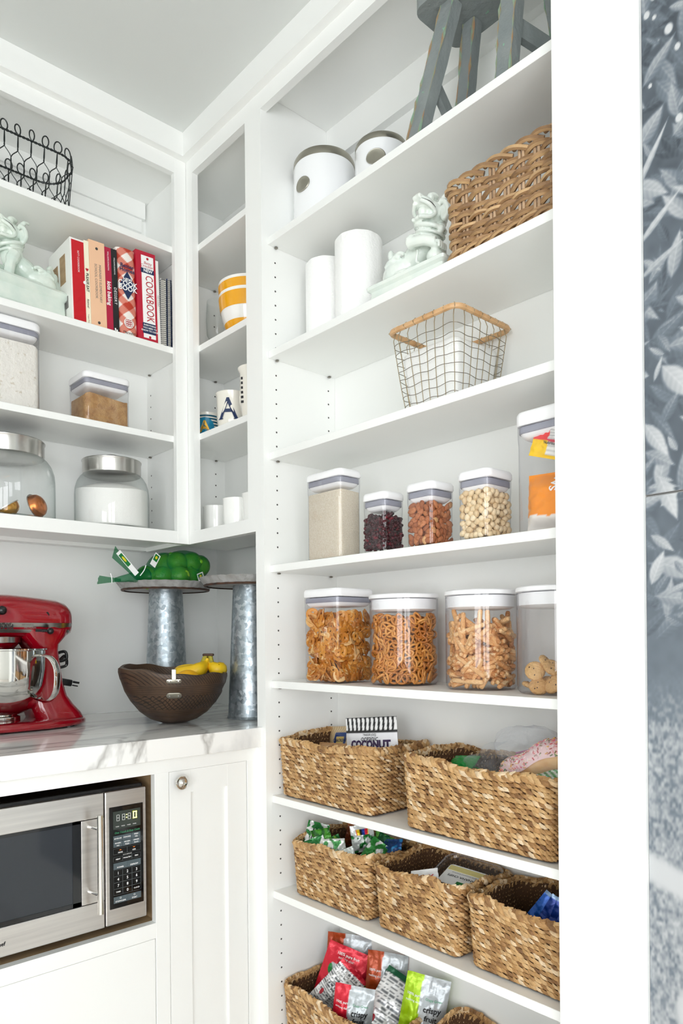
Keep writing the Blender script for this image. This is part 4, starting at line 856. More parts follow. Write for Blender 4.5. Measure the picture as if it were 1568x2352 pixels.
# ------------------------------------------------------------------ stand mixer on the counter
def mixer():
    t = thing('stand_mixer', 'red stand mixer with a polished steel bowl on the marble counter', 'mixer', (0.52, 1.715, ZCT))
    X0 = 0.52; px = lambda x: x - X0; pz = lambda z: z - ZCT
    def sect(x, zc, hy, hz, p=2.6, n=28, dy=0):
        r = []
        for i in range(n):
            a = 2 * PI * i / n; c, s = math.cos(a), math.sin(a)
            r.append((x, dy + hy * math.copysign(abs(c) ** (2 / p), c), zc + hz * math.copysign(abs(s) ** (2 / p), s)))
        return r
    # head (loft along x), nose towards -x
    H_ = [(0.300, 1.148, 0.010, 0.010), (0.303, 1.148, 0.026, 0.028), (0.315, 1.149, 0.040, 0.040), (0.345, 1.151, 0.050, 0.046), (0.40, 1.152, 0.056, 0.049), (0.47, 1.153, 0.059, 0.0505), (0.53, 1.153, 0.060, 0.0505), (0.565, 1.152, 0.0585, 0.049), (0.60, 1.150, 0.057, 0.0475), (0.635, 1.148, 0.054, 0.0455), (0.655, 1.146, 0.048, 0.041), (0.667, 1.144, 0.038, 0.033), (0.6725, 1.143, 0.022, 0.02), (0.674, 1.143, 0.008, 0.008)]
    hd = obj('motor_head', loft([[(px(x), y, pz(z)) for x, y, z in sect(x_, zc, hy, hz)] for x_, zc, hy, hz in H_]), 'red_enamel', t, True, 70)
    # steel trim band round the head
    bd = []
    for za, zb in ((1.1165, 1.1385),):
        rings = []
        for x_, zc, hy, hz in H_[3:-1]:
            rr = []
            for z in (za, zb):
                q = max(0.0, 1 - (abs((z - zc) / hz)) ** 2.6) ** (1 / 2.6); rr.append((x_, hy * q + 0.0018, z))
            rings.append(rr)
        for s in (-1, 1):
            V = [(px(x), s * y, pz(z)) for rr in rings for x, y, z in rr]; F = [(2 * i, 2 * i + 1, 2 * i + 3, 2 * i + 2) for i in range(len(rings) - 1)]
            bd.append((V, F))
    obj('trim_band', J(*bd), 'steel', hd, True, 60)
    lettering('KitchenAid', hd, 'text_black', (px(0.5270), -0.0655, pz(1.1290)), (1, 0.02, 0), (0, 0, 1), 0.0150, 'RIGHT', bold=0.03)
    lettering('ARTISAN', hd, 'text_grey', (px(0.550), -0.0640, pz(1.1275)), (1, 0.04, 0), (0, 0, 1), 0.0065, 'LEFT')
    obj('speed_lever', J(ellip((px(0.607), -0.0645, pz(1.120)), (0.0075, 0.008, 0.0075), 14, 8), tube([(px(0.59), -0.060, pz(1.1205)), (px(0.605), -0.062, pz(1.1205))], 0.0028, 6)), 'black_plastic', hd, True)
    obj('speed_slot', T(box(-0.012, -0.0006, -0.003, 0.012, 0.0006, 0.003), (px(0.588), -0.0600, pz(1.1215))), 'black_plastic', hd)
    obj('hinge_pin', T(lathe([(0.0001, 0), (0.0042, 0), (0.0042, 0.002), (0.0001, 0.002)], 16), (px(0.604), -0.0540, pz(1.157)), (PI / 2, 0, 0), (1, 1.6, 1)), 'black_plastic', hd)
    obj('hub_knob', J(ellip((px(0.503), -0.068, pz(1.165)), (0.010, 0.009, 0.010), 14, 8), tube([(px(0.503), -0.055, pz(1.165)), (px(0.503), -0.066, pz(1.165))], 0.004, 8)), 'black_plastic', hd, True)
    # planetary collar under the nose
    obj('planetary_collar', T(lathe([(0.056, 0.012), (0.058, 0.0), (0.056, -0.002), (0.048, -0.012), (0.03, -0.016), (0.001, -0.016)], 36), (px(0.50), 0, pz(1.094))), 'red_enamel', hd, True, 40)
    obj('collar_ring', T(lathe([(0.0585, 0.010), (0.060, 0.009), (0.060, -0.003), (0.0585, -0.004)], 36, False, False), (px(0.50), 0, pz(1.098))), 'steel', hd, True, 40)
    # pedestal and base
    P_ = [(0.585, 0.694, 0.060, 0.9185), (0.581, 0.687, 0.060, 0.930), (0.574, 0.671, 0.058, 0.948), (0.574, 0.656, 0.052, 0.970), (0.577, 0.647, 0.048, 1.00), (0.580, 0.641, 0.046, 1.04), (0.580, 0.636, 0.046, 1.075), (0.570, 0.638, 0.048, 1.090), (0.555, 0.655, 0.052, 1.108), (0.550, 0.662, 0.053, 1.125)]
    rg = []
    for xa, xb, hy, z in P_: rg.append([(px((xa + xb) / 2) + x, y, pz(z)) for x, y in rrect((xb - xa) / 2, hy, min((xb - xa) / 2, hy) * 0.55, 6)])
    obj('pedestal', loft(rg), 'red_enamel', t, True, 70)
    def base_out(k, z):
        pts = []
        for i in range(48):
            a = 2 * PI * i / 48; c, s = math.cos(a), math.sin(a); hx = 0.182
            x = 0.523 + hx * math.copysign(abs(c) ** 0.75, c); hy = 0.108 if c < 0.3 else 0.108 - 0.026 * (c - 0.3)
            pts.append((px(0.523 + (x - 0.523) * k), hy * k * math.copysign(abs(s) ** 0.75, s), pz(z)))
        return pts
    obj('base', loft([base_out(0.975, 0.9035), base_out(1.0, 0.9055), base_out(1.0, 0.9125), base_out(0.985, 0.9165), base_out(0.93, 0.9195), base_out(0.80, 0.921)]), 'red_enamel', t, True, 70)
    for x, y in ((-0.13, -0.07), (-0.13, 0.07), (0.13, -0.06), (0.13, 0.06)): obj('rubber_foot', T(lathe([(0.012, 0), (0.012, 0.004)], 14), (x, y, 0.0)), 'black_plastic', t)
    # steel bowl
    bw = obj('bowl', T(lathe([(0.032, 0.018), (0.050, 0.021), (0.074, 0.034), (0.092, 0.056), (0.101, 0.085), (0.1045, 0.12), (0.105, 0.162), (0.108, 0.1635), (0.108, 0.1665), (0.1045, 0.1665), (0.1025, 0.12), (0.098, 0.085), (0.07, 0.037), (0.001, 0.028)], 64), (px(0.513), 0, pz(0.9145))), 'chrome', t, True, 50)
    obj('bowl_foot', T(lathe([(0.044, 0), (0.046, 0.004), (0.046, 0.012), (0.040, 0.015), (0.039, 0.020), (0.046, 0.022)], 44, True, False), (px(0.513), 0, pz(0.917))), 'chrome', bw, True, 40)
    dr = Vector((0.62, -0.785, 0)); c0 = Vector((px(0.513), 0, pz(0.9145))); sd = Vector((0.785, 0.62, 0))
    path = bez([c0 + dr * 0.103 + Vector((0, 0, 0.150)), c0 + dr * 0.128 + Vector((0, 0, 0.146)), c0 + dr * 0.144 + Vector((0, 0, 0.120)), c0 + dr * 0.142 + Vector((0, 0, 0.075)), c0 + dr * 0.124 + Vector((0, 0, 0.052)), c0 + dr * 0.094 + Vector((0, 0, 0.058))], 26)
    rings = []
    for i, p in enumerate(path):
        p = Vector(p); d = (Vector(path[min(i + 1, len(path) - 1)]) - Vector(path[max(i - 1, 0)])).normalized(); nn = d.cross(sd).normalized()
        w, th = 0.0125, 0.0016; rings.append([tuple(p + sd * (w * math.cos(a)) + nn * (th * math.sin(a) + 0.004 * (1 - math.cos(a) ** 2))) for a in [k * 2 * PI / 12 for k in range(12)]])
    obj('bowl_handle', loft(rings), 'chrome', bw, True, 60)
    # power cord bundle behind the column
    cp = bez([(px(0.640), 0.005, pz(1.065)), (px(0.662), -0.005, pz(1.072)), (px(0.664), -0.01, pz(1.055)), (px(0.648), -0.01, pz(1.050)), (px(0.662), -0.008, pz(1.062)), (px(0.668), 0.0, pz(1.040)), (px(0.650), 0.0, pz(1.034))], 40)
    cord = obj('power_cord', tube(cp, 0.0036, 8), 'black_plastic', t, True)
    M = Matrix.LocRotScale(Vector((px(0.668), -0.01, pz(0.998))), Euler((0, 0.22, 0)), None)
    obj('plug', T(J(bbox(-0.032, -0.007, -0.008, 0.008, 0.007, 0.008, 0.003), bbox(0.008, -0.007, -0.006, 0.022, -0.005, -0.003, 0.0005, 1), bbox(0.008, -0.007, 0.001, 0.024, -0.005, 0.006, 0.0005, 1)), mtx=M), 'black_plastic', cord, True, 30)
mixer()

# ------------------------------------------------------------------ galvanized cake stands
def cake_stand(label, x, y, top, rot=0):
    t = thing('cake_stand', label, 'cake stand', (x, y, ZCT), rot, 'galvanized cake stands')
    h = top - ZCT
    obj('column', lathe([(0.0595, 0.0), (0.0605, 0.002), (0.0595, 0.005), (0.058, 0.006), (0.0435, h - 0.019)], 48), 'galvanized', t, True, 40)
    obj('seam', tube([(0.0588 * math.cos(4.45), 0.0588 * math.sin(4.45), 0.008), (0.0442 * math.cos(4.45), 0.0442 * math.sin(4.45), h - 0.02)], 0.0010, 5), 'galvanized', t)
    n = 112; rings = []
    for r, z, f in ((0.03, h - 0.019, 0), (0.108, h - 0.019, 0), (0.113, h - 0.019, 0), (0.116, h - 0.015, 0.5), (0.1255, h - 0.001, 1.0), (0.1265, h, 1.0), (0.1235, h, 1.0), (0.113, h - 0.0145, 0.4), (0.104, h - 0.0155, 0), (0.002, h - 0.0155, 0)):
        rings.append([((r + f * 0.0016 * (1 if i % 4 < 2 else -1)) * math.cos(2 * PI * i / n), (r + f * 0.0016 * (1 if i % 4 < 2 else -1)) * math.sin(2 * PI * i / n), z + f * 0.0006 * math.sin(i * 1.7)) for i in range(n)])
    pl = obj('plate', loft(rings), 'aged_zinc', t, True, 30)
    obj('rusted_rim', lathe([(0.1085, h - 0.0215), (0.1145, h - 0.0215), (0.1165, h - 0.0185), (0.1145, h - 0.0165)], 56, False, False), 'rust_edge', pl, True)
    return t
cake_stand('galvanized metal cake stand holding the green net bag of limes', 0.950, 1.748, 1.2490)
cake_stand('empty galvanized metal cake stand half hidden behind the white stile', 1.047, 1.494, 1.2500, 1.0)

# ------------------------------------------------------------------ net bag of limes
LS = []
def limes():
    rnd = random.Random(11); zt = 1.2345
    spots = [(0.985, 1.70, 0.026), (1.020, 1.735, 0.026), (0.945, 1.685, 0.026), (0.905, 1.70, 0.026), (0.950, 1.74, 0.026), (0.995, 1.765, 0.026), (0.905, 1.755, 0.026), (0.870, 1.72, 0.024),
             (0.995, 1.708, 0.064), (1.025, 1.715, 0.058), (0.955, 1.712, 0.062), (0.980, 1.745, 0.066), (0.940, 1.752, 0.060)]
    me = mesh('lime', J(ellip((0, 0, 0), (0.0268, 0.0268, 0.0285), 20, 14), ellip((0, 0, 0.028), (0.006, 0.006, 0.005), 10, 6)), True); me.materials.append(MATS['lime'])
    for x, y, dz in spots:
        o = link('lime', me, None, (x + 0.010, y, zt + dz * 1.1)); o.rotation_euler = (rnd.uniform(0, 6), rnd.uniform(0, 6), rnd.uniform(0, 6)); tag(o, 'round green lime inside the green net bag', 'lime', 'limes in the net bag')
    t = thing('lime_bag', 'green net bag full of limes lying on the cake stand', 'net bag', (0.95, 1.725, zt + 0.001))
    E = lambda c, r: ellip((c[0] - 0.95, c[1] - 1.725, c[2] - zt - 0.001), r, 18, 10)
    sh = [E((x + 0.010, y, zt + dz * 1.1), (0.0292, 0.0292, 0.0305)) for x, y, dz in spots] + [E((0.990, 1.72, zt + 0.052), (0.062, 0.047, 0.052)), E((0.935, 1.72, zt + 0.046), (0.055, 0.045, 0.048)), E((0.885, 1.715, zt + 0.025), (0.035, 0.032, 0.026))]
    V, F = remesh(J(*sh), 0.006, 3)
    lo = 0.0015; V = [(x, y, max(z, lo)) for x, y, z in V]
    obj('net', (V, F), 'green_net', t, True, 80)
    # gathered tails, ties and the paper labels
    def tail(pts, rr, flat):
        P = bez(pts, 16); sh = tube(P, [rr[0] + (rr[1] - rr[0]) * abs(i / (len(P) - 1) - rr[2]) ** 1.0 for i in range(len(P))], 10); return sh
    L0 = Vector((0.95, 1.725, zt + 0.001)); loc = lambda x, y, z: tuple(Vector((x, y, z)) - L0)
    def flat_tail(a, b, w0, w1, tw):
        a, b = Vector(a), Vector(b); n = 12; rings = []
        for i in range(n + 1):
            f = i / n; c = a.lerp(b, f); w = w0 + (w1 - w0) * f ** 1.3; up = Vector((0, -math.sin(tw * f + 0.3), math.cos(tw * f + 0.3))); d = (b - a).normalized(); side = d.cross(up).normalized()
            rings.append([tuple(c + up * (w * math.cos(q)) * 1.0 + side * (0.16 * w * math.sin(q) + 0.15 * w * math.sin(3 * math.cos(q) * 2))) for q in [k * 2 * PI / 14 for k in range(14)]])
        return loft(rings)
    obj('gathered_tail', flat_tail(loc(0.835, 1.69, 1.256), loc(0.775, 1.685, 1.315), 0.006, 0.017, 0.3), 'green_net', t, True, 80)
    obj('gathered_tail', flat_tail(loc(0.800, 1.70, 1.2475), loc(0.742, 1.70, 1.2455), 0.004, 0.012, 0.2), 'green_net', t, True, 80)
    obj('net_neck', tube(bez([loc(0.87, 1.71, 1.262), loc(0.835, 1.695, 1.257), loc(0.80, 1.70, 1.250), loc(0.785, 1.70, 1.2475)], 12), [0.022, 0.02, 0.018, 0.016, 0.014, 0.012, 0.010, 0.009, 0.008, 0.007, 0.006, 0.006, 0.005][:13], 10), 'green_net', t, True)
    mat('label_green', S(20, 120, 50), 0.4); mat('label_yellow', S(226, 206, 40), 0.4)
    def label(c, w, h, rot):
        lb = obj('paper_label', T(bbox(-w / 2, -0.0005, -h / 2, w / 2, 0.0005, h / 2, 0.0003, 1), loc(*c), rot), 'text_white', t)
        M = Matrix.LocRotScale(Vector(loc(*c)), Euler(rot), None)
        obj('label_patch', T(box(-w * 0.42, -0.0012, -h * 0.1, w * 0.30, 0, h * 0.40), mtx=M), 'label_green', lb); obj('label_patch', T(ellip((-w * 0.05, -0.0012, h * 0.18), (w * 0.2, 0.0006, h * 0.12)), mtx=M), 'label_yellow', lb)
    label((0.805, 1.672, 1.288), 0.014, 0.072, (0, -0.75, 0)); label((0.878, 1.668, 1.300), 0.018, 0.036, (0, 0.55, 0.2)); label((1.010, 1.668, 1.262), 0.024, 0.026, (0, -0.35, 0.3))
    obj('tie', tube(bez([loc(0.836, 1.668, 1.258), loc(0.845, 1.664, 1.272), loc(0.850, 1.664, 1.285)], 8), 0.0012, 5), 'text_white', t); obj('tie', tube(bez([loc(0.772, 1.69, 1.2385), loc(0.771, 1.688, 1.250), loc(0.768, 1.688, 1.262)], 8), 0.0012, 5), 'text_white', t)
limes()

# ------------------------------------------------------------------ carved wooden bowl with bananas
def wooden_bowl():
    t = thing('wooden_bowl', 'dark carved wooden bowl mended with metal staples holding bananas', 'bowl', (0.858, 1.544, ZCT), 0, None, None)
    n = 72; R = 0.128; h = 0.126; rings = []
    prof = [(0.006, 0.0), (0.030, 0.0015), (0.055, 0.010), (0.080, 0.028), (0.100, 0.052), (0.113, 0.074), (0.1225, 0.098), (0.1275, 0.118), (0.127, h), (0.118, h + 0.001), (0.112, 0.10), (0.090, 0.052), (0.05, 0.022), (0.003, 0.016)]
    # finer outside with carved grooves
    outer = []
    for (r0, z0), (r1, z1) in zip(prof[:8], prof[1:9]):
        for k in range(5): f = k / 5; outer.append((r0 + (r1 - r0) * f, z0 + (z1 - z0) * f))
    allp = outer + prof[8:]
    for r, z in allp:
        rr = []
        for i in range(n):
            a = 2 * PI * i / n; q = 1 + 0.012 * math.sin(2 * a + 0.5) + 0.006 * math.sin(5 * a)
            tilt = (z / h) * (-0.010 * math.cos(a + 0.95) + 0.0025 * math.sin(4 * a) + 0.002 * math.sin(9 * a))
            g = 0
            if z > 0.004 and r > 0.02:
                for zc in (0.078, 0.083, 0.088, 0.093, 0.030, 0.035, 0.040): g += -0.0022 * math.exp(-((z - zc + 0.006 * math.sin(2 * a)) / 0.0012) ** 2)
            rr.append(((r + g) * q * math.cos(a), (r + g) * q * math.sin(a), max(0.0, z + tilt)))
        rings.append(rr)
    obj('bowl_body', loft(rings), 'carved_wood', t, True, 60)
    def staple(az, z, w, hh, tip):
        a = math.radians(az); r = 0.114 if z < 0.09 else 0.1265; d = Vector((math.cos(a), math.sin(a), 0)); s = Vector((-math.sin(a), math.cos(a), 0)); up = (Vector((0, 0, 1)) + d * tip).normalized(); nn = s.cross(up)
        if nn.dot(d) < 0: nn = -nn
        M = Matrix((s, up, nn)).transposed().to_4x4(); M.translation = d * (r + 0.001) + Vector((0, 0, z))
        st = obj('metal_staple', T(J(rloft([(w, hh, hh * 0.9, 0), (w, hh, hh * 0.9, 0.0014), (w - 0.001, hh - 0.001, hh * 0.8, 0.002)], 4)), mtx=M), 'nickel', t, True, 40)
        for k in (-1, 1): obj('nail', T(lathe([(0.0024, 0.002), (0.002, 0.0034), (0.0003, 0.0038)], 12), mtx=M @ Matrix.Translation((k * w * 0.6, 0, 0))), 'steel', st, True)
        return st
    staple(241, 0.073, 0.0165, 0.0068, 0.55); staple(241, 0.1055, 0.0165, 0.0045, 0.2)
    a = math.radians(241); d = Vector((math.cos(a), math.sin(a), 0))
    obj('rim_clip', T(bbox(-0.005, -0.006, 0, 0.005, 0.010, 0.024, 0.001), tuple(d * 0.1245 + Vector((0, 0, 0.108))), (0, 0, a - PI / 2)), 'nickel', t)
    # bananas
    b = thing('banana_bunch', 'bunch of ripe yellow bananas in the carved wooden bowl', 'bananas', (0.925, 1.535, ZCT + 0.10))
    b.rotation_euler = (0, 0, -0.74)
    cr = (0.016, 0.012, 0.050)
    for k, (a0, sx, bend) in enumerate(((-0.2, -1, 0.034), (0.5, -0.86, 0.040), (-0.9, 0.62, 0.024))):
        pts = bez([cr, (cr[0] + 0.016 * sx * 0.4, cr[1] + 0.006 * (k - 1), 0.036), ((0.042 if k < 2 else 0.040) * (1 if k == 2 else -0.1), -0.006 + 0.014 * (k - 1), 0.022), (-0.036 if k < 2 else 0.046, -0.018 + 0.018 * k, 0.016 + 0.004 * k), (-0.064 if k < 2 else 0.034, -0.020 + 0.02 * k, 0.012)], 24)
        rad = [0.005 + 0.0125 * min(1, max(0, (i / 24 - 0.12) * 3.2)) * (1 - max(0, i / 24 - 0.86) * 5.5) for i in range(len(pts))]
        bn = obj('banana', tube(pts, rad, 10), 'banana', b, True)
    obj('stem', J(tube([(cr[0] - 0.005, cr[1] + 0.008, 0.044), (cr[0] - 0.002, cr[1] + 0.004, 0.058)], [0.0055, 0.006], 8), tube([(cr[0] + 0.010, cr[1], 0.040), (cr[0] + 0.006, cr[1], 0.058)], [0.0055, 0.006], 8), tube([(cr[0] - 0.014, cr[1], 0.036), (cr[0] - 0.004, cr[1], 0.058)], [0.0055, 0.006], 8)), 'banana_stem', b, True)
    obj('stem_tip', bbox(cr[0] - 0.012, cr[1] - 0.007, 0.056, cr[0] + 0.015, cr[1] + 0.009, 0.0625, 0.003), 'rust_edge', b, True)
    m = obj('mango', ellip((0, 0, 0), (0.042, 0.03, 0.026), 20, 12), 'mango', None, True, 80, (0.803, 1.575, ZCT + 0.098)); tag(m, 'yellow fruit just showing over the rim of the wooden bowl', 'fruit')
    m2 = obj('lemon', ellip((0, 0, 0), (0.030, 0.026, 0.024), 20, 12), 'mango', None, True, 80, (0.870, 1.500, ZCT + 0.102)); tag(m2, 'small yellow fruit beside the bananas behind the metal staple', 'fruit')
wooden_bowl()

# ------------------------------------------------------------------ microwave
def microwave():
    XR, XLm, Z0, Z1, YF = 0.682, 0.155, 0.5410, 0.8026, 1.3450
    t = thing('microwave', 'stainless steel microwave with black keypad in the cabinet niche', 'microwave', (0.42, 1.5, 0.5285))
    W = lambda nm, sh, m, p=t, **k: wpart(nm, sh, m, p, **k)
    W('casing', bbox(XLm, YF + 0.014, 0.5350, XR, 1.80, Z1 + 0.006, 0.003), 'black_plastic')
    for x in (0.2, 0.63):
        for y in (1.42, 1.75): W('foot', T(lathe([(0.012, 0), (0.012, 0.0068)], 14), (x, y, 0.5285)), 'black_plastic')
    XS_ = 0.5945
    cp = W('control_panel', bbox(XS_ + 0.0013, YF, Z0, XR, YF + 0.014, Z1, 0.0025), 'steel_panel')
    kp = W('keypad', bbox(0.6041, YF - 0.0012, 0.5725, 0.6755, YF + 0.001, 0.7718, 0.001, 1), 'black_gloss', cp)
    mat('key_grey', S(86, 98, 104), 0.2); mat('key_line', S(84, 90, 92), 0.3); mat('display', S(58, 66, 62), 0.15); mat('led', S(250, 250, 190), 0.4, emit=(S(240, 250, 120), 2.2)); mat('led_off', S(206, 208, 206), 0.4)
    yk = YF - 0.0016
    r = lambda x0, z0, x1, z1, m, nm='key': W(nm, box(x0, yk - 0.0002, z0, x1, YF - 0.001, z1), m, cp)
    def frame(x0, z0, x1, z1): W('key', J(box(x0, yk - 0.0002, z0, x1, YF - 0.001, z0 + 0.0004), box(x0, yk - 0.0002, z1 - 0.0004, x1, YF - 0.001, z1), box(x0, yk - 0.0002, z0, x0 + 0.0004, YF - 0.001, z1), box(x1 - 0.0004, yk - 0.0002, z0, x1, YF - 0.001, z1)), 'key_line', cp)
    L = Vector(t.location)
    def tx(s, x, z, sz, m='text_white', **k): lettering(s, cp, m, tuple(Vector((x, yk - 0.0006, z)) - L), R_, U_, sz, 'CENTER', **k)
    r(0.6115, 0.7275, 0.6690, 0.7625, 'display', 'display_window')
    def digit(x, z, w, h, on, m):
        b = 0.0009; segs = {'a': (x, z + h - b, x + w, z + h), 'd': (x, z, x + w, z + b), 'g': (x, z + h / 2 - b / 2, x + w, z + h / 2 + b / 2), 'f': (x, z + h / 2, x + b, z + h), 'e': (x, z, x + b, z + h / 2), 'b': (x + w - b, z + h / 2, x + w, z + h), 'c': (x + w - b, z, x + w, z + h / 2)}
        q = 1.8 if m == 'led' else 1.0
        W('digit', J(*[box(segs[c][0] - (q - 1) * 0.0004, yk - 0.0012, segs[c][1] - (q - 1) * 0.0004, segs[c][2] + (q - 1) * 0.0004, yk - 0.0003, segs[c][3] + (q - 1) * 0.0004) for c in on]), m, cp)
    for x in (0.6185, 0.6300, 0.6420): digit(x, 0.7435, 0.006, 0.0125, 'abcdefg', 'led_off')
    digit(0.6535, 0.7440, 0.0068, 0.013, 'abcdef', 'led')
    for z in (0.747, 0.7525): W('colon', box(0.6385, yk - 0.0012, z, 0.6403, yk - 0.0003, z + 0.0018), 'led', cp)
    for x in (0.620, 0.632, 0.644, 0.656): tx('TIMER', x, 0.7325, 0.0028)
    tx('One Touch & Easy Cook', 0.6405, 0.7205, 0.0052, 'text_green', shear=0.2)
    xs = (0.6115, 0.6305, 0.6500, 0.6690)
    for j, (z0, names) in enumerate(((0.7040, ('BEVERAGE', 'POPCORN', 'FRESH VEG')), (0.6925, ('FROZEN VEG', 'FROZEN PIZZA', 'DINNER PLATE')))):
        for i, s in enumerate(names):
            r(xs[i] + 0.0003, z0, xs[i + 1] - 0.0003, z0 + 0.0108, 'key_grey'); ws = s.split(' ')
            for q, wd in enumerate(ws): tx(wd, (xs[i] + xs[i + 1]) / 2, z0 + 0.0054 + (0.0024 if len(ws) > 1 else 0) - q * 0.0048, 0.0032, bold=0.02)
    mid = (xs[0] + xs[3]) / 2
    for a, b, s in ((xs[0], mid, 'MORE'), (mid, xs[3], 'LESS')):
        frame(a, 0.6785, b, 0.6900); tx(s, (a + b) / 2, 0.6815, 0.0036, bold=0.02)
        W('arrow', ([(c + dx - 0.0 , yk - 0.0005, 0.6855 + dz) for c in [(a + b) / 2] for dx, dz in (((-0.003, 0), (0.003, 0), (0, 0.002)) if s == 'MORE' else ((-0.003, 0.002), (0, 0), (0.003, 0.002)))], [(0, 1, 2)]), 'text_orange', cp)
    tx('AUTO DEFROST', mid, 0.6755, 0.0026)
    for i, s in enumerate(('MEAT', 'POULTRY', 'FISH')): frame(xs[i], 0.6640, xs[i + 1], 0.6735); tx(s, (xs[i] + xs[i + 1]) / 2, 0.6687, 0.0038, bold=0.02)
    for a, b, s in ((xs[0], mid - 0.0004, 'POWER'), (mid, xs[3], 'DEFROST')): r(a, 0.6490, b, 0.6615, 'key_grey'); tx(s, (a + b) / 2, 0.6525, 0.0040, bold=0.02)
    kk = ('1', '2', '3', '4', '5', '6', '7', '8', '9', 'TIMER', '0', 'CLOCK')
    for k, s in enumerate(kk):
        i, j = k % 3, k // 3; z0 = 0.6355 - j * 0.0122; frame(xs[i], z0, xs[i + 1], z0 + 0.0122); tx(s, (xs[i] + xs[i + 1]) / 2, z0 + 0.0058, 0.0078 if len(s) == 1 else 0.0036, bold=0.01 if len(s) == 1 else 0.02)
    for a, b, s in ((xs[0], mid - 0.0004, 'STOP/CLEAR'), (mid, xs[3], 'START')): r(a, 0.5830, b, 0.5955, 'key_grey'); tx(s, (a + b) / 2, 0.5862, 0.0038, bold=0.02); lettering('O', cp, 'text_white', tuple(Vector(((a + b) / 2, yk - 0.0006, 0.5918)) - L), R_, U_, 0.005, 'CENTER')
    # door: steel frame bars, glass and handle
    dr = W('door', J(bbox(XLm, YF, 0.7560, XS_ - 0.0006, YF + 0.014, Z1, 0.0015), bbox(XLm, YF, Z0, XS_ - 0.0006, YF + 0.014, 0.5935, 0.0015), bbox(0.5490, YF, 0.5945, XS_ - 0.0006, YF + 0.014, 0.7550, 0.001), bbox(XLm, YF, 0.5935, XLm + 0.03, YF + 0.014, 0.756, 0.001)), 'steel_panel')
    W('window_frame', J(box(XLm + 0.03, YF + 0.0022, 0.5938, 0.5488, YF + 0.006, 0.6020), box(XLm + 0.03, YF + 0.0022, 0.7500, 0.5488, YF + 0.006, 0.7557), box(0.5330, YF + 0.0022, 0.5938, 0.5488, YF + 0.006, 0.7557)), 'black_gloss', dr)
    W('window_glass', box(XLm + 0.03, YF + 0.0030, 0.5935, 0.5489, YF + 0.0045, 0.756), 'oven_glass', dr)
    mat('oven_inside', S(150, 150, 152), 0.4, 0.6)
    W('cavity_liner', rloft([(0.17, 0.070, 0.012, 0.0), (0.17, 0.070, 0.012, 0.002)], 5, False, False) if False else box(XLm + 0.03, YF + 0.0125, 0.602, 0.54, YF + 0.0138, 0.752), 'oven_inside', dr)
    hd = W('handle', tube([(0.5715, 1.312, 0.583), (0.5715, 1.312, 0.7690)], 0.0058, 20), 'chrome', dr, smooth=True)
    for z in (0.618, 0.742): W('handle_post', tube([(0.5715, 1.314, z), (0.5640, YF + 0.001, z)], 0.0038, 12), 'chrome', hd, smooth=True)
    lettering('Chef', dr, 'text_black', tuple(Vector((0.4105, YF - 0.0006, 0.5640)) - L), R_, U_, 0.0095, 'RIGHT', bold=0.02, shear=0.1)
microwave()

# ------------------------------------------------------------------ loose food: one mesh per kind, shared by every piece
def food_mesh(name, shape, m):
    me = mesh(name, shape, True, 70); me.materials.append(MATS[m]); return me
object_mat('almond', [(0.0, S(150, 84, 48)), (0.5, S(182, 108, 64)), (0.92, S(198, 126, 80)), (1.0, S(226, 176, 120))], 0.6, bump=(300, 0.3), noise=(180, 0.6, S(120, 66, 38)))
object_mat('pistachio', [(0.0, S(214, 186, 144)), (0.6, S(232, 208, 168)), (1.0, S(240, 222, 188))], 0.5, noise=(90, 0.66, S(180, 140, 90)))
object_mat('pretzel', [(0.0, S(176, 104, 40)), (0.5, S(206, 136, 60)), (1.0, S(222, 158, 84))], 0.4, noise=(160, 0.62, S(150, 84, 30)))
object_mat('pretzel_chip', [(0.0, S(168, 96, 30)), (0.5, S(204, 132, 48)), (0.9, S(220, 150, 62)), (1.0, S(232, 196, 140))], 0.4, noise=(110, 0.60, S(226, 188, 130)))
object_mat('breadstick', [(0.0, S(190, 126, 74)), (0.5, S(222, 164, 106)), (1.0, S(236, 192, 138))], 0.55, bump=(240, 0.5), noise=(110, 0.55, S(240, 206, 160)))
object_mat('cookie', [(0.0, S(206, 156, 98)), (1.0, S(224, 182, 126))], 0.75, bump=(160, 0.6)); mat('chocolate', S(76, 46, 30), 0.5)
island_mat('cranberry', [(0.0, S(30, 10, 15)), (0.5, S(56, 14, 24)), (0.88, S(84, 18, 30)), (1.0, S(140, 30, 50))], 0.35, bump=(200, 0.5))
# almond
rings = []
for k in range(1, 9):
    f = k / 9; r = math.sin(PI * f ** 0.85) * 0.0056 + 0.0002; rings.append([(r * math.cos(2 * PI * i / 9), 0.62 * r * math.sin(2 * PI * i / 9), -0.0105 + 0.021 * f) for i in range(9)])
M_ALM = food_mesh('almond', loft(rings), 'almond')
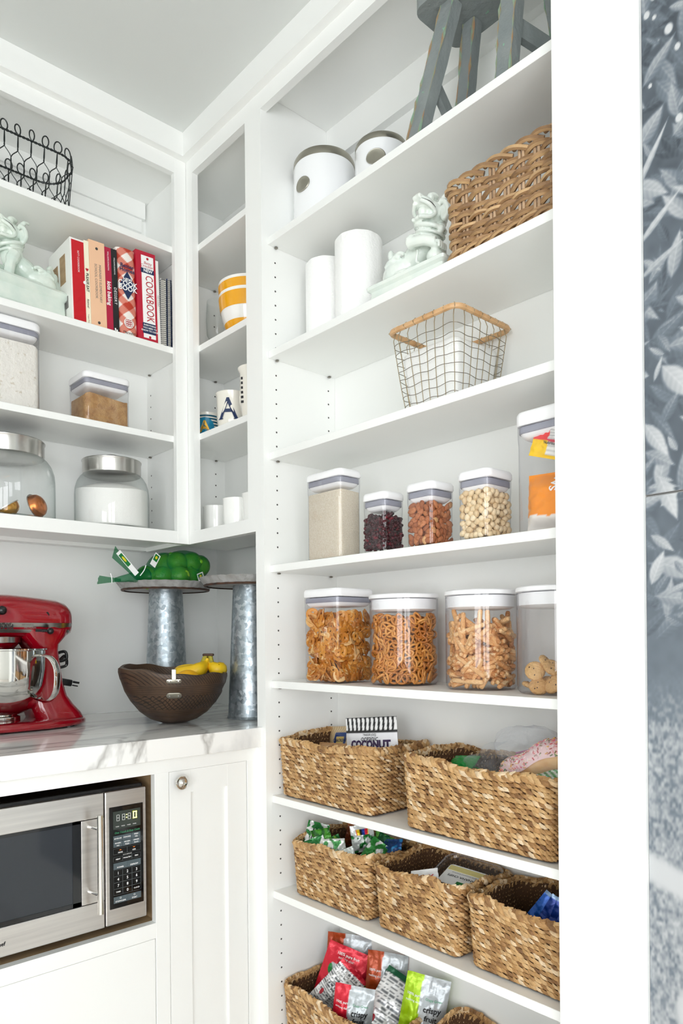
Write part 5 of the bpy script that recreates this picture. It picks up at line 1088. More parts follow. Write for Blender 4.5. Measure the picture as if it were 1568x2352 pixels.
# pistachio: two shell halves parted at one end
def half(s):
    rg = []
    for k in range(1, 8):
        f = k / 8; r = math.sin(PI * f) * 0.0058 + 0.0004
        rg.append([(0.92 * r * math.cos(a), s * (r * math.sin(a) + 0.0016 * f), -0.0085 + 0.017 * f) for a in [PI * i / 6 for i in range(7)]])
    return loft(rg, False, False, False)
M_PIS = food_mesh('pistachio', J(half(1), half(-1), ellip((0, 0, 0.001), (0.0042, 0.0042, 0.0066), 8, 6)), 'pistachio')
def pretzel_path(s):
    ring_ = bez([(0, -1.0, 0), (0.75, -0.75, 0), (1.0, 0.05, 0), (0.62, 0.78, 0), (0.12, 0.55, 0.05), (-0.12, 0.55, -0.05), (-0.62, 0.78, 0), (-1.0, 0.05, 0), (-0.75, -0.75, 0)], 27, True)
    a1 = bez([(0.12, 0.55, 0.05), (-0.05, 0.05, 0.16), (-0.45, -0.55, 0.1), (-0.62, -0.82, 0.06)], 6); a2 = bez([(-0.12, 0.55, -0.05), (0.05, 0.05, -0.06), (0.45, -0.55, 0.1), (0.62, -0.82, 0.06)], 6)
    sc = lambda P: [(x * s, y * s, z * s) for x, y, z in P]
    return sc(ring_), sc(a1), sc(a2)
r0, a1, a2 = pretzel_path(0.0106)
M_PRE = food_mesh('pretzel', J(tube(r0, 0.0025, 6, True), tube(a1, 0.0022, 6), tube(a2, 0.0022, 6)), 'pretzel')
r0, a1, a2 = pretzel_path(0.0108); fl = lambda sh: ([(x, y, z * 0.34 + 0.0016 * math.sin(x * 170) * math.cos(y * 130)) for x, y, z in sh[0]], sh[1])
M_CHP = food_mesh('pretzel_chip', fl(J(tube(r0, 0.0040, 6, True), tube(a1, 0.0036, 6), tube(a2, 0.0036, 6))), 'pretzel_chip')
M_BRD = food_mesh('breadstick', lathe([(0.0012, -0.031), (0.0036, -0.030), (0.0046, -0.027), (0.0049, -0.01), (0.0046, 0.012), (0.0044, 0.027), (0.0034, 0.030), (0.001, 0.031)], 9), 'breadstick')
M_CKY = food_mesh('cookie', lathe([(0.001, -0.0042), (0.012, -0.0042), (0.0155, -0.003), (0.0165, 0), (0.015, 0.003), (0.010, 0.0046), (0.001, 0.0050)], 20), 'cookie')

def scatter(name, me, label, cat, group, gen, n, mind, seed, orient, limit=300, tries=9000, fit=None):
    """dart-throwing: pieces against the clear walls are single things"""
    rnd = random.Random(seed); P = []; G = {}
    for _ in range(tries):
        if len(P) >= n: break
        p, nrm = gen(rnd); key = tuple(int(c / mind) for c in p); ok = True
        for dx in (-1, 0, 1):
            for dy in (-1, 0, 1):
                for dz in (-1, 0, 1):
                    for q in G.get((key[0] + dx, key[1] + dy, key[2] + dz), ()):
                        if (q[0] - p[0]) ** 2 + (q[1] - p[1]) ** 2 + (q[2] - p[2]) ** 2 < mind * mind: ok = False; break
        if not ok: continue
        G.setdefault(key, []).append(p); P.append((p, nrm))
    out = []
    for p, nrm in P[:limit]:
        e = orient(rnd, Vector(nrm)); Rm = e.to_matrix(); q = Vector(p)
        if fit: q = fit(q, [Rm @ v.co for v in me.vertices])
        o = link(name, me, None, q); o.rotation_euler = e; tag(o, label, cat, group); out.append(o)
    return out
def fit_box(cx, cy, z0, hx, hy):
    def f(q, vs):
        a = min(v.x for v in vs); b = max(v.x for v in vs); q.x = min(max(q.x, cx - hx - a), cx + hx - b)
        a = min(v.y for v in vs); b = max(v.y for v in vs); q.y = min(max(q.y, cy - hy - a), cy + hy - b)
        a = min(v.z for v in vs); q.z = max(q.z, z0 - a); return q
    return f
def fit_cyl(cx, cy, z0, R):
    def f(q, vs):
        for _ in range(6):
            m = max(vs, key=lambda v: (q.x + v.x - cx) ** 2 + (q.y + v.y - cy) ** 2); d = Vector((q.x + m.x - cx, q.y + m.y - cy, 0))
            if d.length <= R: break
            q = q - d.normalized() * (d.length - R)
        q.z = max(q.z, z0 - min(v.z for v in vs)); return q
    return f
def lie_flat(spread):
    """z axis (the long axis) in the plane of the wall, thin side to the wall"""
    def f(rnd, n):
        up = Vector((rnd.gauss(0, 1), rnd.gauss(0, 1), rnd.gauss(0, 1))); z = (up - n * up.dot(n)).normalized(); z = (z + n * rnd.gauss(0, spread)).normalized()
        y = (n - z * n.dot(z)).normalized(); x = y.cross(z); return Matrix((x, y, z)).transposed().to_euler()
    return f
def face_on(spread):
    """flat pieces: local z along the wall normal, tilted"""
    def f(rnd, n):
        z = (n + Vector((rnd.gauss(0, spread), rnd.gauss(0, spread), rnd.gauss(0, spread)))).normalized(); q = z.to_track_quat('Z', 'Y'); return (q @ Euler((0, 0, rnd.uniform(0, 6.28))).to_quaternion()).to_euler()
    return f
def box_gen(cx, cy, z0, hx, hy, h, t):
    """the two faces of a box that look towards -x and -y, and a thin layer of depth t; the top is uneven"""
    def g(rnd):
        z = z0 + rnd.uniform(0.006, h)
        if rnd.random() < hy / (hx + hy): return (cx - hx + rnd.uniform(0, t), cy + rnd.uniform(-hy, hy), z), (-1, 0, 0)
        return (cx + rnd.uniform(-hx, hx), cy - hy + rnd.uniform(0, t), z), (0, -1, 0)
    return g
def cyl_gen(cx, cy, z0, R, h, t, bump=0.0):
    def g(rnd):
        a = math.radians(227.8) + rnd.uniform(-1.75, 1.75); r = R - rnd.uniform(0, t); hh = h * (1 + bump * math.sin(a * 3)); return (cx + r * math.cos(a), cy + r * math.sin(a), z0 + rnd.uniform(0.005, hh)), (math.cos(a), math.sin(a), 0)
    return g
def core(me, gen_pts, label, name, cat, m, seed, s=1.0):
    """the pieces further in, which cannot be told apart: one mass"""
    rnd = random.Random(seed); sh = []
    V0 = [tuple(v.co) for v in me.vertices]; F0 = [tuple(p.vertices) for p in me.polygons]
    for p in gen_pts(rnd): sh.append(T((V0, F0), p, (rnd.uniform(0, 6), rnd.uniform(0, 6), rnd.uniform(0, 6)), (s, s, s)))
    o = obj(name, J(*sh), m, None, True, 70); tag(o, label, cat, kind='stuff')

zD = SHELF['D']; zE = SHELF['E']
# --- shelf with four small canisters and the big one
RC = (0.978 + 0.033, 1.0807 + 0.0557)
canister('food_canister', 'tall clear canister of pale ground grain, first on its shelf', (RC[0], RC[1], zD), 0.1114, 0.066, 0.1835, 0.015, 0.013)
heap((RC[0], RC[1], zD + 0.003), 0.0300, 0.0525, 0.136, 0.010, 'rice', 'ground_grain', 'pale ground grain filling the tall canister', 'grain', 0.004, 2)
def small_can(cy0, w, d, h, label):
    c = (0.978 + d / 2, cy0 + w / 2); canister('food_canister', label, (c[0], c[1], zD), w, d, h, 0.015, 0.014); return c
c = small_can(0.9547, 0.0655, 0.061, 0.117, 'small clear canister of dark dried cranberries')
rnd = random.Random(3); cr_ = ellip((0, 0, 0), (0.0042, 0.0032, 0.0058), 7, 5); sh = []
for k in range(760):
    x = c[0] + rnd.uniform(-0.0235, 0.0235); y = c[1] + rnd.uniform(-0.026, 0.026); z = zD + 0.008 + rnd.random() * (0.058 + 0.010 * math.sin(y * 90))
    if rnd.random() < 0.75:
        if rnd.random() < 0.5: x = c[0] - 0.0245 + rnd.uniform(0, 0.006)
        else: y = c[1] - 0.027 + rnd.uniform(0, 0.006)
    sh.append(T(cr_, (x, y, z), (rnd.uniform(0, 6), rnd.uniform(0, 6), rnd.uniform(0, 6))))
tag(obj('dried_cranberries', J(*sh), 'cranberry', None, True, 80), 'dark red dried cranberries packed in the small canister', 'cranberries', kind='stuff')
c = small_can(0.8371, 0.068, 0.069, 0.1175, 'small clear canister full of brown almonds')
scatter('almond', M_ALM, 'brown almond against the clear wall of the almond canister', 'almond', 'almonds in the canister', box_gen(c[0], c[1], zD, 0.0275, 0.027, 0.078, 0.004), 150, 0.0090, 21, lie_flat(0.18), fit=fit_box(c[0], c[1], zD + 0.003, 0.0315, 0.031))
core(M_ALM, lambda r: [(c[0] + r.uniform(-0.019, 0.022), c[1] + r.uniform(-0.019, 0.022), zD + 0.010 + r.random() * 0.066) for _ in range(150)], 'mass of almonds further inside the almond canister', 'almond_filling', 'almonds', 'almond', 5, 1.15)
c = small_can(0.7162, 0.0685, 0.0775, 0.1185, 'clear canister full of pistachios in their shells')
scatter('pistachio', M_PIS, 'pale pistachio against the clear wall of the pistachio canister', 'pistachio', 'pistachios in the canister', box_gen(c[0], c[1], zD, 0.032, 0.0275, 0.082, 0.004), 140, 0.0094, 33, lie_flat(0.3), fit=fit_box(c[0], c[1], zD + 0.003, 0.036, 0.0315))
core(M_PIS, lambda r: [(c[0] + r.uniform(-0.022, 0.026), c[1] + r.uniform(-0.019, 0.022), zD + 0.010 + r.random() * 0.070) for _ in range(150)], 'mass of pistachios further inside the pistachio canister', 'pistachio_filling', 'pistachios', 'pistachio', 6, 1.15)
BC = (1.045, 0.6145)
canister('food_canister', 'large clear canister holding yellow and orange sweet bags at the right stile', (BC[0], BC[1], zD), 0.104, 0.134, 0.1925, 0.022, 0.016)

# ------------------------------------------------------------------ bags and pouches with printed fronts
class Pouch:
    def __init__(s, name, label, w, h, th, loc, rot, color, cat='snack pouch', group=None, m='print_foil', nu=26, nv=36, seed=0, crumple=0.004, seal=0.07, back=None, curl=0.0, gus=0.0):
        s.w, s.h, s.th, s.seed, s.cr, s.seal, s.curl, s.gus = w, h, th, seed, crumple, seal, curl, gus
        s.t = thing(name, label, cat, loc, 0, group, rot)
        V = []; cols = []; F = []
        for side in (0, 1):
            o = len(V)
            for j in range(nv + 1):
                for i in range(nu + 1):
                    u, v = i / nu, j / nv; V.append(s.pos(u, v, side)); cols.append((color if side == 0 or back is None else back)(u if side == 0 else 1 - u, v))
            for j in range(nv):
                for i in range(nu):
                    a = o + j * (nu + 1) + i; q = (a, a + 1, a + nu + 2, a + nu + 1); F.append(q if side == 0 else q[::-1])
        me = mesh('pouch_body', (V, F), True, 70); paint(me, lambda i, co: cols[i]); me.materials.append(MATS[m]); link('pouch_body', me, s.t)
    def pos(s, u, v, side, off=0.0):
        eu = (max(0.0, 1 - abs(2 * u - 1) ** 2.2)) ** 0.8
        ev = min(1.0, max(0.0, (v - s.seal) / 0.22)) * min(1.0, max(0.0, (1 - s.seal - v) / 0.30)); ev = ev * ev * (3 - 2 * ev)
        y = (s.th / 2) * (eu * ev) ** 0.7 + off + 0.0004
        n = mnoise.noise(Vector((u * 5 + s.seed * 7.1, v * 6, s.seed))) + 0.6 * mnoise.noise(Vector((u * 13, v * 14 + s.seed, 3.3)))
        d = s.cr * n * (0.35 + 0.65 * (1 - abs(2 * v - 1)))
        narrow = 1 - 0.10 * ev * eu ** 0.2
        return ((u - 0.5) * s.w * narrow, (-y if side == 0 else y) + d + s.curl * (v - 0.3) ** 2 * (1 if v > 0.3 else 0), v * s.h)
    def text(s, st, u, v, size, m, align='CENTER', bold=0.0, shear=0.0, rot=0.0):
        ca, sa = math.cos(rot), math.sin(rot)
        def fn(x, y):
            X, Y = x * ca - y * sa, x * sa + y * ca; return s.pos(min(0.99, max(0.01, u + X / s.w)), min(0.99, max(0.01, v + Y / s.h)), 0, 0.0016)
        return lettering_on(st, s.t, m, fn, size, align, shear, bold)
    def patch(s, nm, u, v, ru, rv, m, n=16):
        P = [s.pos(u, v, 0, 0.0005)] + [s.pos(u + ru * 0.5 * math.cos(2 * PI * i / n), v + rv * 0.5 * math.sin(2 * PI * i / n), 0, 0.0005) for i in range(n)] + [s.pos(u + ru * math.cos(2 * PI * i / n), v + rv * math.sin(2 * PI * i / n), 0, 0.0005) for i in range(n)]
        return obj(nm, (P, [(0, 1 + i, 1 + (i + 1) % n) for i in range(n)] + [(1 + i, 1 + n + i, 1 + n + (i + 1) % n, 1 + (i + 1) % n) for i in range(n)]), m, s.t, True)

WHT = S(246, 246, 246); SIL = S(188, 194, 198)
# sweet bags in the big canister
YEL, RED, ORG = S(255, 206, 6), S(238, 58, 62), S(255, 150, 0)
def sweet(u, v):
    if v > 0.90 or (u < 0.36 and v < 0.42) or v < 0.08: return YEL
    if u < 0.34: return RED
    if 0.46 < v < 0.86: return S(244, 242, 238) if (int(v * 60) % 2 or u > 0.9) else S(206, 204, 204)
    if 0.40 < v <= 0.46: return S(216, 70, 90)
    if u < 0.66: return S(244, 242, 238) if int(v * 70) % 2 else S(212, 210, 208)
    return S(196, 190, 186) if int(v * 70) % 2 else S(238, 200, 120)
p = Pouch('sweet_bag', 'folded yellow and red sweet bag inside the large canister', 0.085, 0.062, 0.010, (0.990, 0.6050, zD + 0.110), (0.14, 0, -PI / 2 + 0.02), sweet, 'bag', seed=3, crumple=0.004, m='print_gloss', seal=0.03, nu=44, nv=44)
p.t.rotation_euler = (0.0, 0.32, -PI / 2); p.text('Nutrition Facts', 0.50, 0.37, 0.0062, 'text_black', bold=0.02)
p.text('NOS', 0.80, 0.94, 0.008, 'text_black', bold=0.02)
def orange(u, v): return ORG if v > 0.24 + 0.05 * math.sin(u * 9) * 0.4 else S(246, 240, 234)
p = Pouch('marshmallow_bag', 'bright orange marshmallow bag in the bottom of the large canister', 0.098, 0.090, 0.045, (1.010, 0.6130, zD + 0.004), (0, 0.04, -PI / 2), orange, 'bag', seed=5, crumple=0.003, m='print_gloss', seal=0.02)
p.text('WS', 0.60, 0.78, 0.018, 'text_white', 'CENTER', bold=0.03, rot=-PI / 2)

# --- shelf of pretzels and biscuits
cc_ = (1.036, 1.152)
canister('food_canister', 'large square clear canister of thin pretzel chips', (cc_[0], cc_[1], zE), 0.1135, 0.1090, 0.1985, 0.017, 0.012)
scatter('pretzel_chip', M_CHP, 'thin flat pretzel chip against the wall of the square canister', 'pretzel chip', 'pretzel chips in the square canister', box_gen(cc_[0], cc_[1], zE, 0.0475, 0.0500, 0.145, 0.006), 200, 0.0120, 41, face_on(0.45), 280, 24000, fit_box(cc_[0], cc_[1], zE + 0.003, 0.0515, 0.0538))
core(M_CHP, lambda r: [(cc_[0] + r.uniform(-0.034, 0.042), cc_[1] + r.uniform(-0.036, 0.042), zE + 0.014 + r.random() * 0.128) for _ in range(190)], 'mass of pretzel chips further inside the square canister', 'pretzel_chip_filling', 'pretzel chips', 'pretzel_chip', 7, 1.1)
def round_jar(label, cx, cy, R, h, lid_h, group='round clear jars with white lids'):
    t = thing('round_canister', label, 'canister', (cx, cy, zE), 0, group)
    obj('body', lathe([(R - 0.012, 0.0), (R - 0.005, 0.0015), (R - 0.001, 0.006), (R, 0.012), (R, h - lid_h)], 56, True, False), 'clear_plastic', t, True, 60)
    obj('inner_plug', lathe([(R - 0.012, h - lid_h - 0.026), (R - 0.004, h - lid_h - 0.022), (R - 0.0035, h - lid_h - 0.002)], 48), 'white_plastic', t, True, 50)
    obj('lid', lathe([(R - 0.001, h - lid_h - 0.0005), (R + 0.0015, h - lid_h + 0.0005), (R + 0.0015, h - 0.002), (R - 0.001, h), (0.002, h + 0.0005)], 56), 'white_plastic', t, True, 40)
PJ = (1.066, 0.9892); round_jar('round clear jar of mini twisted pretzels', *PJ, 0.0685, 0.1800, 0.0085)
scatter('pretzel', M_PRE, 'mini twisted pretzel against the wall of the round jar', 'pretzel', 'mini pretzels in the round jar', cyl_gen(*PJ, zE + 0.006, 0.0605, 0.126, 0.007), 150, 0.0132, 51, face_on(0.40), 260, 24000, fit_cyl(*PJ, zE + 0.003, 0.0672))
core(M_PRE, lambda r: [(PJ[0] + 0.048 * math.sqrt(q) * math.cos(a), PJ[1] + 0.048 * math.sqrt(q) * math.sin(a), zE + 0.016 + r.random() * 0.112) for q, a in [(r.random(), r.uniform(0, 6.28)) for _ in range(150)]], 'mass of mini pretzels further inside the round jar', 'pretzel_filling', 'pretzels', 'pretzel', 8, 1.1)
BJ = (1.066, 0.7986); round_jar('round clear jar of short sesame breadsticks', *BJ, 0.0640, 0.1780, 0.0085)
def stick_orient(rnd, n):
    if rnd.random() < 0.35:
        z = (n + Vector((rnd.gauss(0, 0.4), rnd.gauss(0, 0.4), rnd.gauss(0, 0.4)))).normalized()
        return z.to_track_quat('Z', 'Y').to_euler()
    tng = n.cross(Vector((0, 0, 1))); a = rnd.uniform(0, PI); z = (tng * math.cos(a) + Vector((0, 0, 1)) * math.sin(a) + n * rnd.gauss(0, 0.06)).normalized(); return z.to_track_quat('Z', 'Y').to_euler()
def stick_gen(rnd):
    p, n = cyl_gen(*BJ, zE + 0.010, 0.052, 0.108, 0.012)(rnd); return p, n
scatter('breadstick', M_BRD, 'short golden breadstick in the round jar', 'breadstick', 'breadsticks in the round jar', stick_gen, 130, 0.0118, 61, stick_orient, 160, 12000, fit_cyl(*BJ, zE + 0.003, 0.0626))
core(M_BRD, lambda r: [(BJ[0] + 0.024 * math.sqrt(q) * math.cos(a), BJ[1] + 0.024 * math.sqrt(q) * math.sin(a), zE + 0.034 + r.random() * 0.075) for q, a in [(r.random(), r.uniform(0, 6.28)) for _ in range(60)]], 'mass of breadsticks in the middle of the round jar', 'breadstick_filling', 'breadsticks', 'breadstick', 9, 1.0)
CJ = (1.066, 0.6365); round_jar('round clear jar with a few small cookies beside the right stile', *CJ, 0.0715, 0.1760, 0.0085)
rnd = random.Random(8)
for k, (dx, dy, dz, rot) in enumerate(((-0.030, 0.038, 0.012, (0.3, 0.2, 0)), (-0.048, 0.012, 0.014, (0.2, -0.9, 0.3)), (-0.020, 0.034, 0.032, (1.0, 0.3, 0.6)), (-0.044, 0.022, 0.038, (0.4, -1.2, 0.2)), (-0.026, 0.012, 0.050, (0.9, -0.4, 0.5)), (-0.046, -0.012, 0.018, (-0.2, -1.1, 0)), (-0.034, -0.004, 0.044, (0.2, -0.8, 0.9)), (-0.010, 0.010, 0.022, (0.2, 0.1, 0)), (-0.005, -0.025, 0.014, (0, 0.3, 0)), (0.015, 0.020, 0.012, (0.1, 0, 0)), (-0.030, -0.036, 0.012, (0.4, 0.3, 0)))):
    t = thing('cookie', 'small chocolate chip cookie in the last round jar', 'cookie', (CJ[0] + dx, CJ[1] + dy, zE + dz), 0, 'cookies in the round jar', rot)
    link('biscuit', M_CKY, t)
    for q in range(5):
        a, r = rnd.uniform(0, 6.28), rnd.uniform(0.003, 0.011); obj('chocolate_chip', ellip((r * math.cos(a), r * math.sin(a), 0.0042 if q % 2 == 0 else -0.0042), (0.0016, 0.0013, 0.0011), 6, 4), 'chocolate', t)

# ------------------------------------------------------------------ top shelves: canisters, stool
zA, zB_, zC = SHELF['A'], SHELF['B'], SHELF['C']
def white_canister(label, x, y, R, top, az):
    t = thing('kitchen_canister', label, 'canister', (x, y, zA), 0, 'white kitchen canisters'); h = top - zA
    obj('body', lathe([(R - 0.004, 0), (R, 0.003), (R, h * 0.86), (R * 0.985, h * 0.885), (0.001, h * 0.885)], 64), 'enamel_white', t, True, 40)
    obj('lid', lathe([(R * 0.992, h * 0.885), (R * 0.998, h * 0.90), (R * 0.99, h * 0.955), (R * 0.94, h * 0.99), (R * 0.84, h), (0.001, h * 1.004)], 64), 'nickel', t, True, 40)
    a = math.radians(az); R2 = 0.0205; n = 24; zc = h * 0.56 if az < 200 else h * 0.60
    f = lambda x_, y_, o: ((R + o) * math.cos(a + x_ / R), (R + o) * math.sin(a + x_ / R), zc + y_)
    b = obj('name_badge', loft([[f(R2 * q * math.cos(2 * PI * i / n), R2 * 0.78 * q * math.sin(2 * PI * i / n), o) for i in range(n)] for q, o in ((1, 0.0), (1, 0.0018), (0.92, 0.0026), (0.85, 0.002), (0.4, 0.002), (0.02, 0.002))]), 'nickel', t, True, 40)
white_canister('large white canister with a steel lid beside the left panel on the top shelf', 1.075, 1.2293, 0.0700, 2.1735, 185)
white_canister('smaller white canister with a steel lid behind the stool leg', 1.090, 1.0630, 0.0560, 2.1330, 212)
def stool():
    t = thing('step_stool', 'old grey painted wooden stool with worn edges on the top shelf', 'stool', (1.07, 0.75, zA)); L = Vector(t.location)
    Wp = lambda nm, sh, m='worn_grey_paint', p=t, **k: wpart(nm, sh, m, p, **k)
    zs = 2.2150
    def seat():
        pts = []
        for x, y in rrect(0.064, 0.125, 0.022, 5): pts.append((x + 1.030, y + 0.738))
        return prism(pts, zs, zs + 0.026)
    Wp('seat', seat()); 
    def leg(b, tp, w, wood):
        b, tp = Vector(b), Vector(tp); ax = (tp - b).normalized(); sx = Vector((1, 0, 0)) - ax * ax.x; sx.normalize(); sy = ax.cross(sx); ring_ = []
        n = 10
        for k in range(n + 1):
            c = b.lerp(tp, k / n); j = 0.0006; ring_.append([tuple(c + sx * (sa * w[0] + random.uniform(-j, j)) + sy * (sb * w[1] + random.uniform(-j, j))) for sa, sb in ((-1, -1), (1, -1), (1, 1), (-1, 1))])
        lg = Wp('leg', loft(ring_)); 
        # bare, worn arrises
        es = []
        for sa, sb in ((-1, -1), (-1, 1)):
            pts = [tuple(b.lerp(tp, k / 16) + sx * (sa * w[0] * 0.985) + sy * (sb * w[1] * 0.985) + Vector((random.uniform(-1, 1), random.uniform(-1, 1), 0)) * 0.0006) for k in range(17)]
            es.append(tube(pts, [random.choice((0.0004, 0.0016, 0.0030)) for _ in pts], 5))
        Wp('worn_edge', J(*es), 'bare_wood', lg)
        return lg
    leg((1.000, 0.8890, zA + 0.0035), (1.006, 0.8030, zs + 0.004), (0.0125, 0.0135), 1)
    leg((1.002, 0.6900, zA + 0.0035), (1.006, 0.6720, zs + 0.004), (0.0125, 0.0145), 1)
    leg((1.110, 0.8720, zA + 0.0035), (1.064, 0.8030, zs + 0.004), (0.0115, 0.0125), 1)
    leg((1.110, 0.6320, zA + 0.0035), (1.064, 0.6500, zs + 0.004), (0.0115, 0.0125), 1)
    def bar(a, b, w, hgt):
        a, b = Vector(a), Vector(b); d = (b - a).normalized(); s = d.cross(Vector((0, 0, 1))).normalized(); u = s.cross(d)
        Wp('stretcher', loft([[tuple(c + s * (sa * w) + u * (sb * hgt)) for sa, sb in ((-1, -1), (1, -1), (1, 1), (-1, 1))] for c in (a, b)]))
    bar((1.004, 0.8480, 2.105), (1.106, 0.8640, 2.045), 0.006, 0.013)
    bar((1.003, 0.6880, 2.108), (1.108, 0.6330, 2.062), 0.006, 0.015)
stool()

# ------------------------------------------------------------------ second shelf: paper towel rolls, willow basket
def roll(label, x, y, R, top):
    h = top - zB_; t = thing('paper_towel_roll', label, 'paper towel', (x, y, zB_), 0, 'paper towel rolls')
    n = 72
    obj('paper', loft([[((r + 0.0004 * math.sin(i * 0.9)) * math.cos(2 * PI * i / n), (r + 0.0004 * math.sin(i * 0.9)) * math.sin(2 * PI * i / n), z) for i in range(n)] for r, z in ((0.019, 0.0), (R - 0.002, 0.0), (R, 0.003), (R, h - 0.003), (R - 0.002, h), (0.019, h), (0.019, 0.0))], False, False), 'paper_towel', t, True, 40)
    obj('core_tube', lathe([(0.0188, 0.0005), (0.0188, h - 0.0005), (0.0172, h - 0.0005), (0.0172, 0.0005)], 32, False, False), 'niche_wood', t, True, 40)
    obj('loose_sheet', tube([((R + 0.0004) * math.cos(3.6), (R + 0.0004) * math.sin(3.6), 0.003), ((R + 0.0004) * math.cos(3.6), (R + 0.0004) * math.sin(3.6), h - 0.003)], 0.0005, 4), 'paper_towel', t)
roll('white paper towel roll beside the shelf panel, partly hidden', 1.073, 1.2240, 0.0463, 1.9400)
roll('white paper towel roll standing in front beside the guardian lion', 1.068, 1.1126, 0.0509, 1.9456)

def willow_basket():
    x0, x1, y0, y1, z0, h = 0.986, 1.150, 0.588, 0.800, zB_, 0.135
    cx, cy, hx, hy = (x0 + x1) / 2, (y0 + y1) / 2, (x1 - x0) / 2, (y1 - y0) / 2
    t = thing('willow_basket', 'thick brown willow basket on the shelf above the wire basket', 'basket', (cx, cy, z0))
    path = [Vector((x, y, 0)) for x, y in rrect(hx, hy, 0.022, 6)]; path.append(path[0]); L = [0]
    for a, b in zip(path, path[1:]): L.append(L[-1] + (b - a).length)
    def at(s):
        s = (s % 1.0) * L[-1]
        for i in range(len(L) - 1):
            if L[i + 1] >= s:
                f = (s - L[i]) / max(1e-9, L[i + 1] - L[i]); p = path[i].lerp(path[i + 1], f); d = (path[i + 1] - path[i]).normalized(); return p, Vector((d.y, -d.x, 0))
    NS = 26; wave = lambda s: 0.016 * math.sin(2 * PI * (s * 1.0 + 0.12))
    def P(s, z, off):
        p, n = at(s); fl = 1.0 + 0.03 * z / h; return Vector((p.x * fl, p.y * fl, z)) + n * off
    for k in range(NS):
        s = (k + 0.5) / NS
        for d in (-0.0035, 0.0035): obj('stake', tube([tuple(P(s, 0.002, 0) + (P(s + 0.002, 0.002, 0) - P(s, 0.002, 0)).normalized() * d), tuple(P(s, h * 0.5, 0) + (P(s + 0.002, h * 0.5, 0) - P(s, h * 0.5, 0)).normalized() * d), tuple(P(s, h * 0.98, 0) + (P(s + 0.002, h, 0) - P(s, h, 0)).normalized() * d)], 0.0028, 6), 'willow_stake', t, True)
    rows = 15
    for r in range(rows):
        for q in range(1):
            z = 0.006 + (h - 0.014) * r / rows; pts = []; n = NS * 8
            ph = PI * r + PI * q
            for i in range(n):
                s = i / n; dz = 0.003 * math.sin(2 * PI * s * 5 + r * 1.3) + (0.009 * math.sin(2 * PI * (s * 2) + 0.6) * (1 - abs(2 * (r / rows) - 1)) if True else 0)
                pts.append(tuple(P(s, max(0.004, z + dz), 0.0048 * math.sin(PI * NS * s + ph))))
            obj('woven_rod', tube(pts, 0.0043 + 0.0005 * math.sin(r * 2.3), 6, True), 'willow', t, True)
    # plaited foot and rim: slanting rods
    for zz, nm, amp, rr in ((0.010, 'foot_rod', 0.012, 0.0036), (h - 0.004, 'rim_rod', 0.010, 0.0044)):
        for k in range(NS):
            s0 = k / NS; pts = [tuple(P(s0 + 0.075 * f, zz + amp * (0.5 - f) * (1 if nm == 'rim_rod' else -1) + 0.004 * math.sin(PI * f), 0.009 * math.sin(PI * f))) for f in [i / 8 for i in range(9)]]
            obj(nm, tube(pts, rr, 6), 'willow', t, True)
    obj('base', box(-hx + 0.004, -hy + 0.004, 0.003, hx - 0.004, hy - 0.004, 0.008), 'gap_shade_and_base', t)
willow_basket()

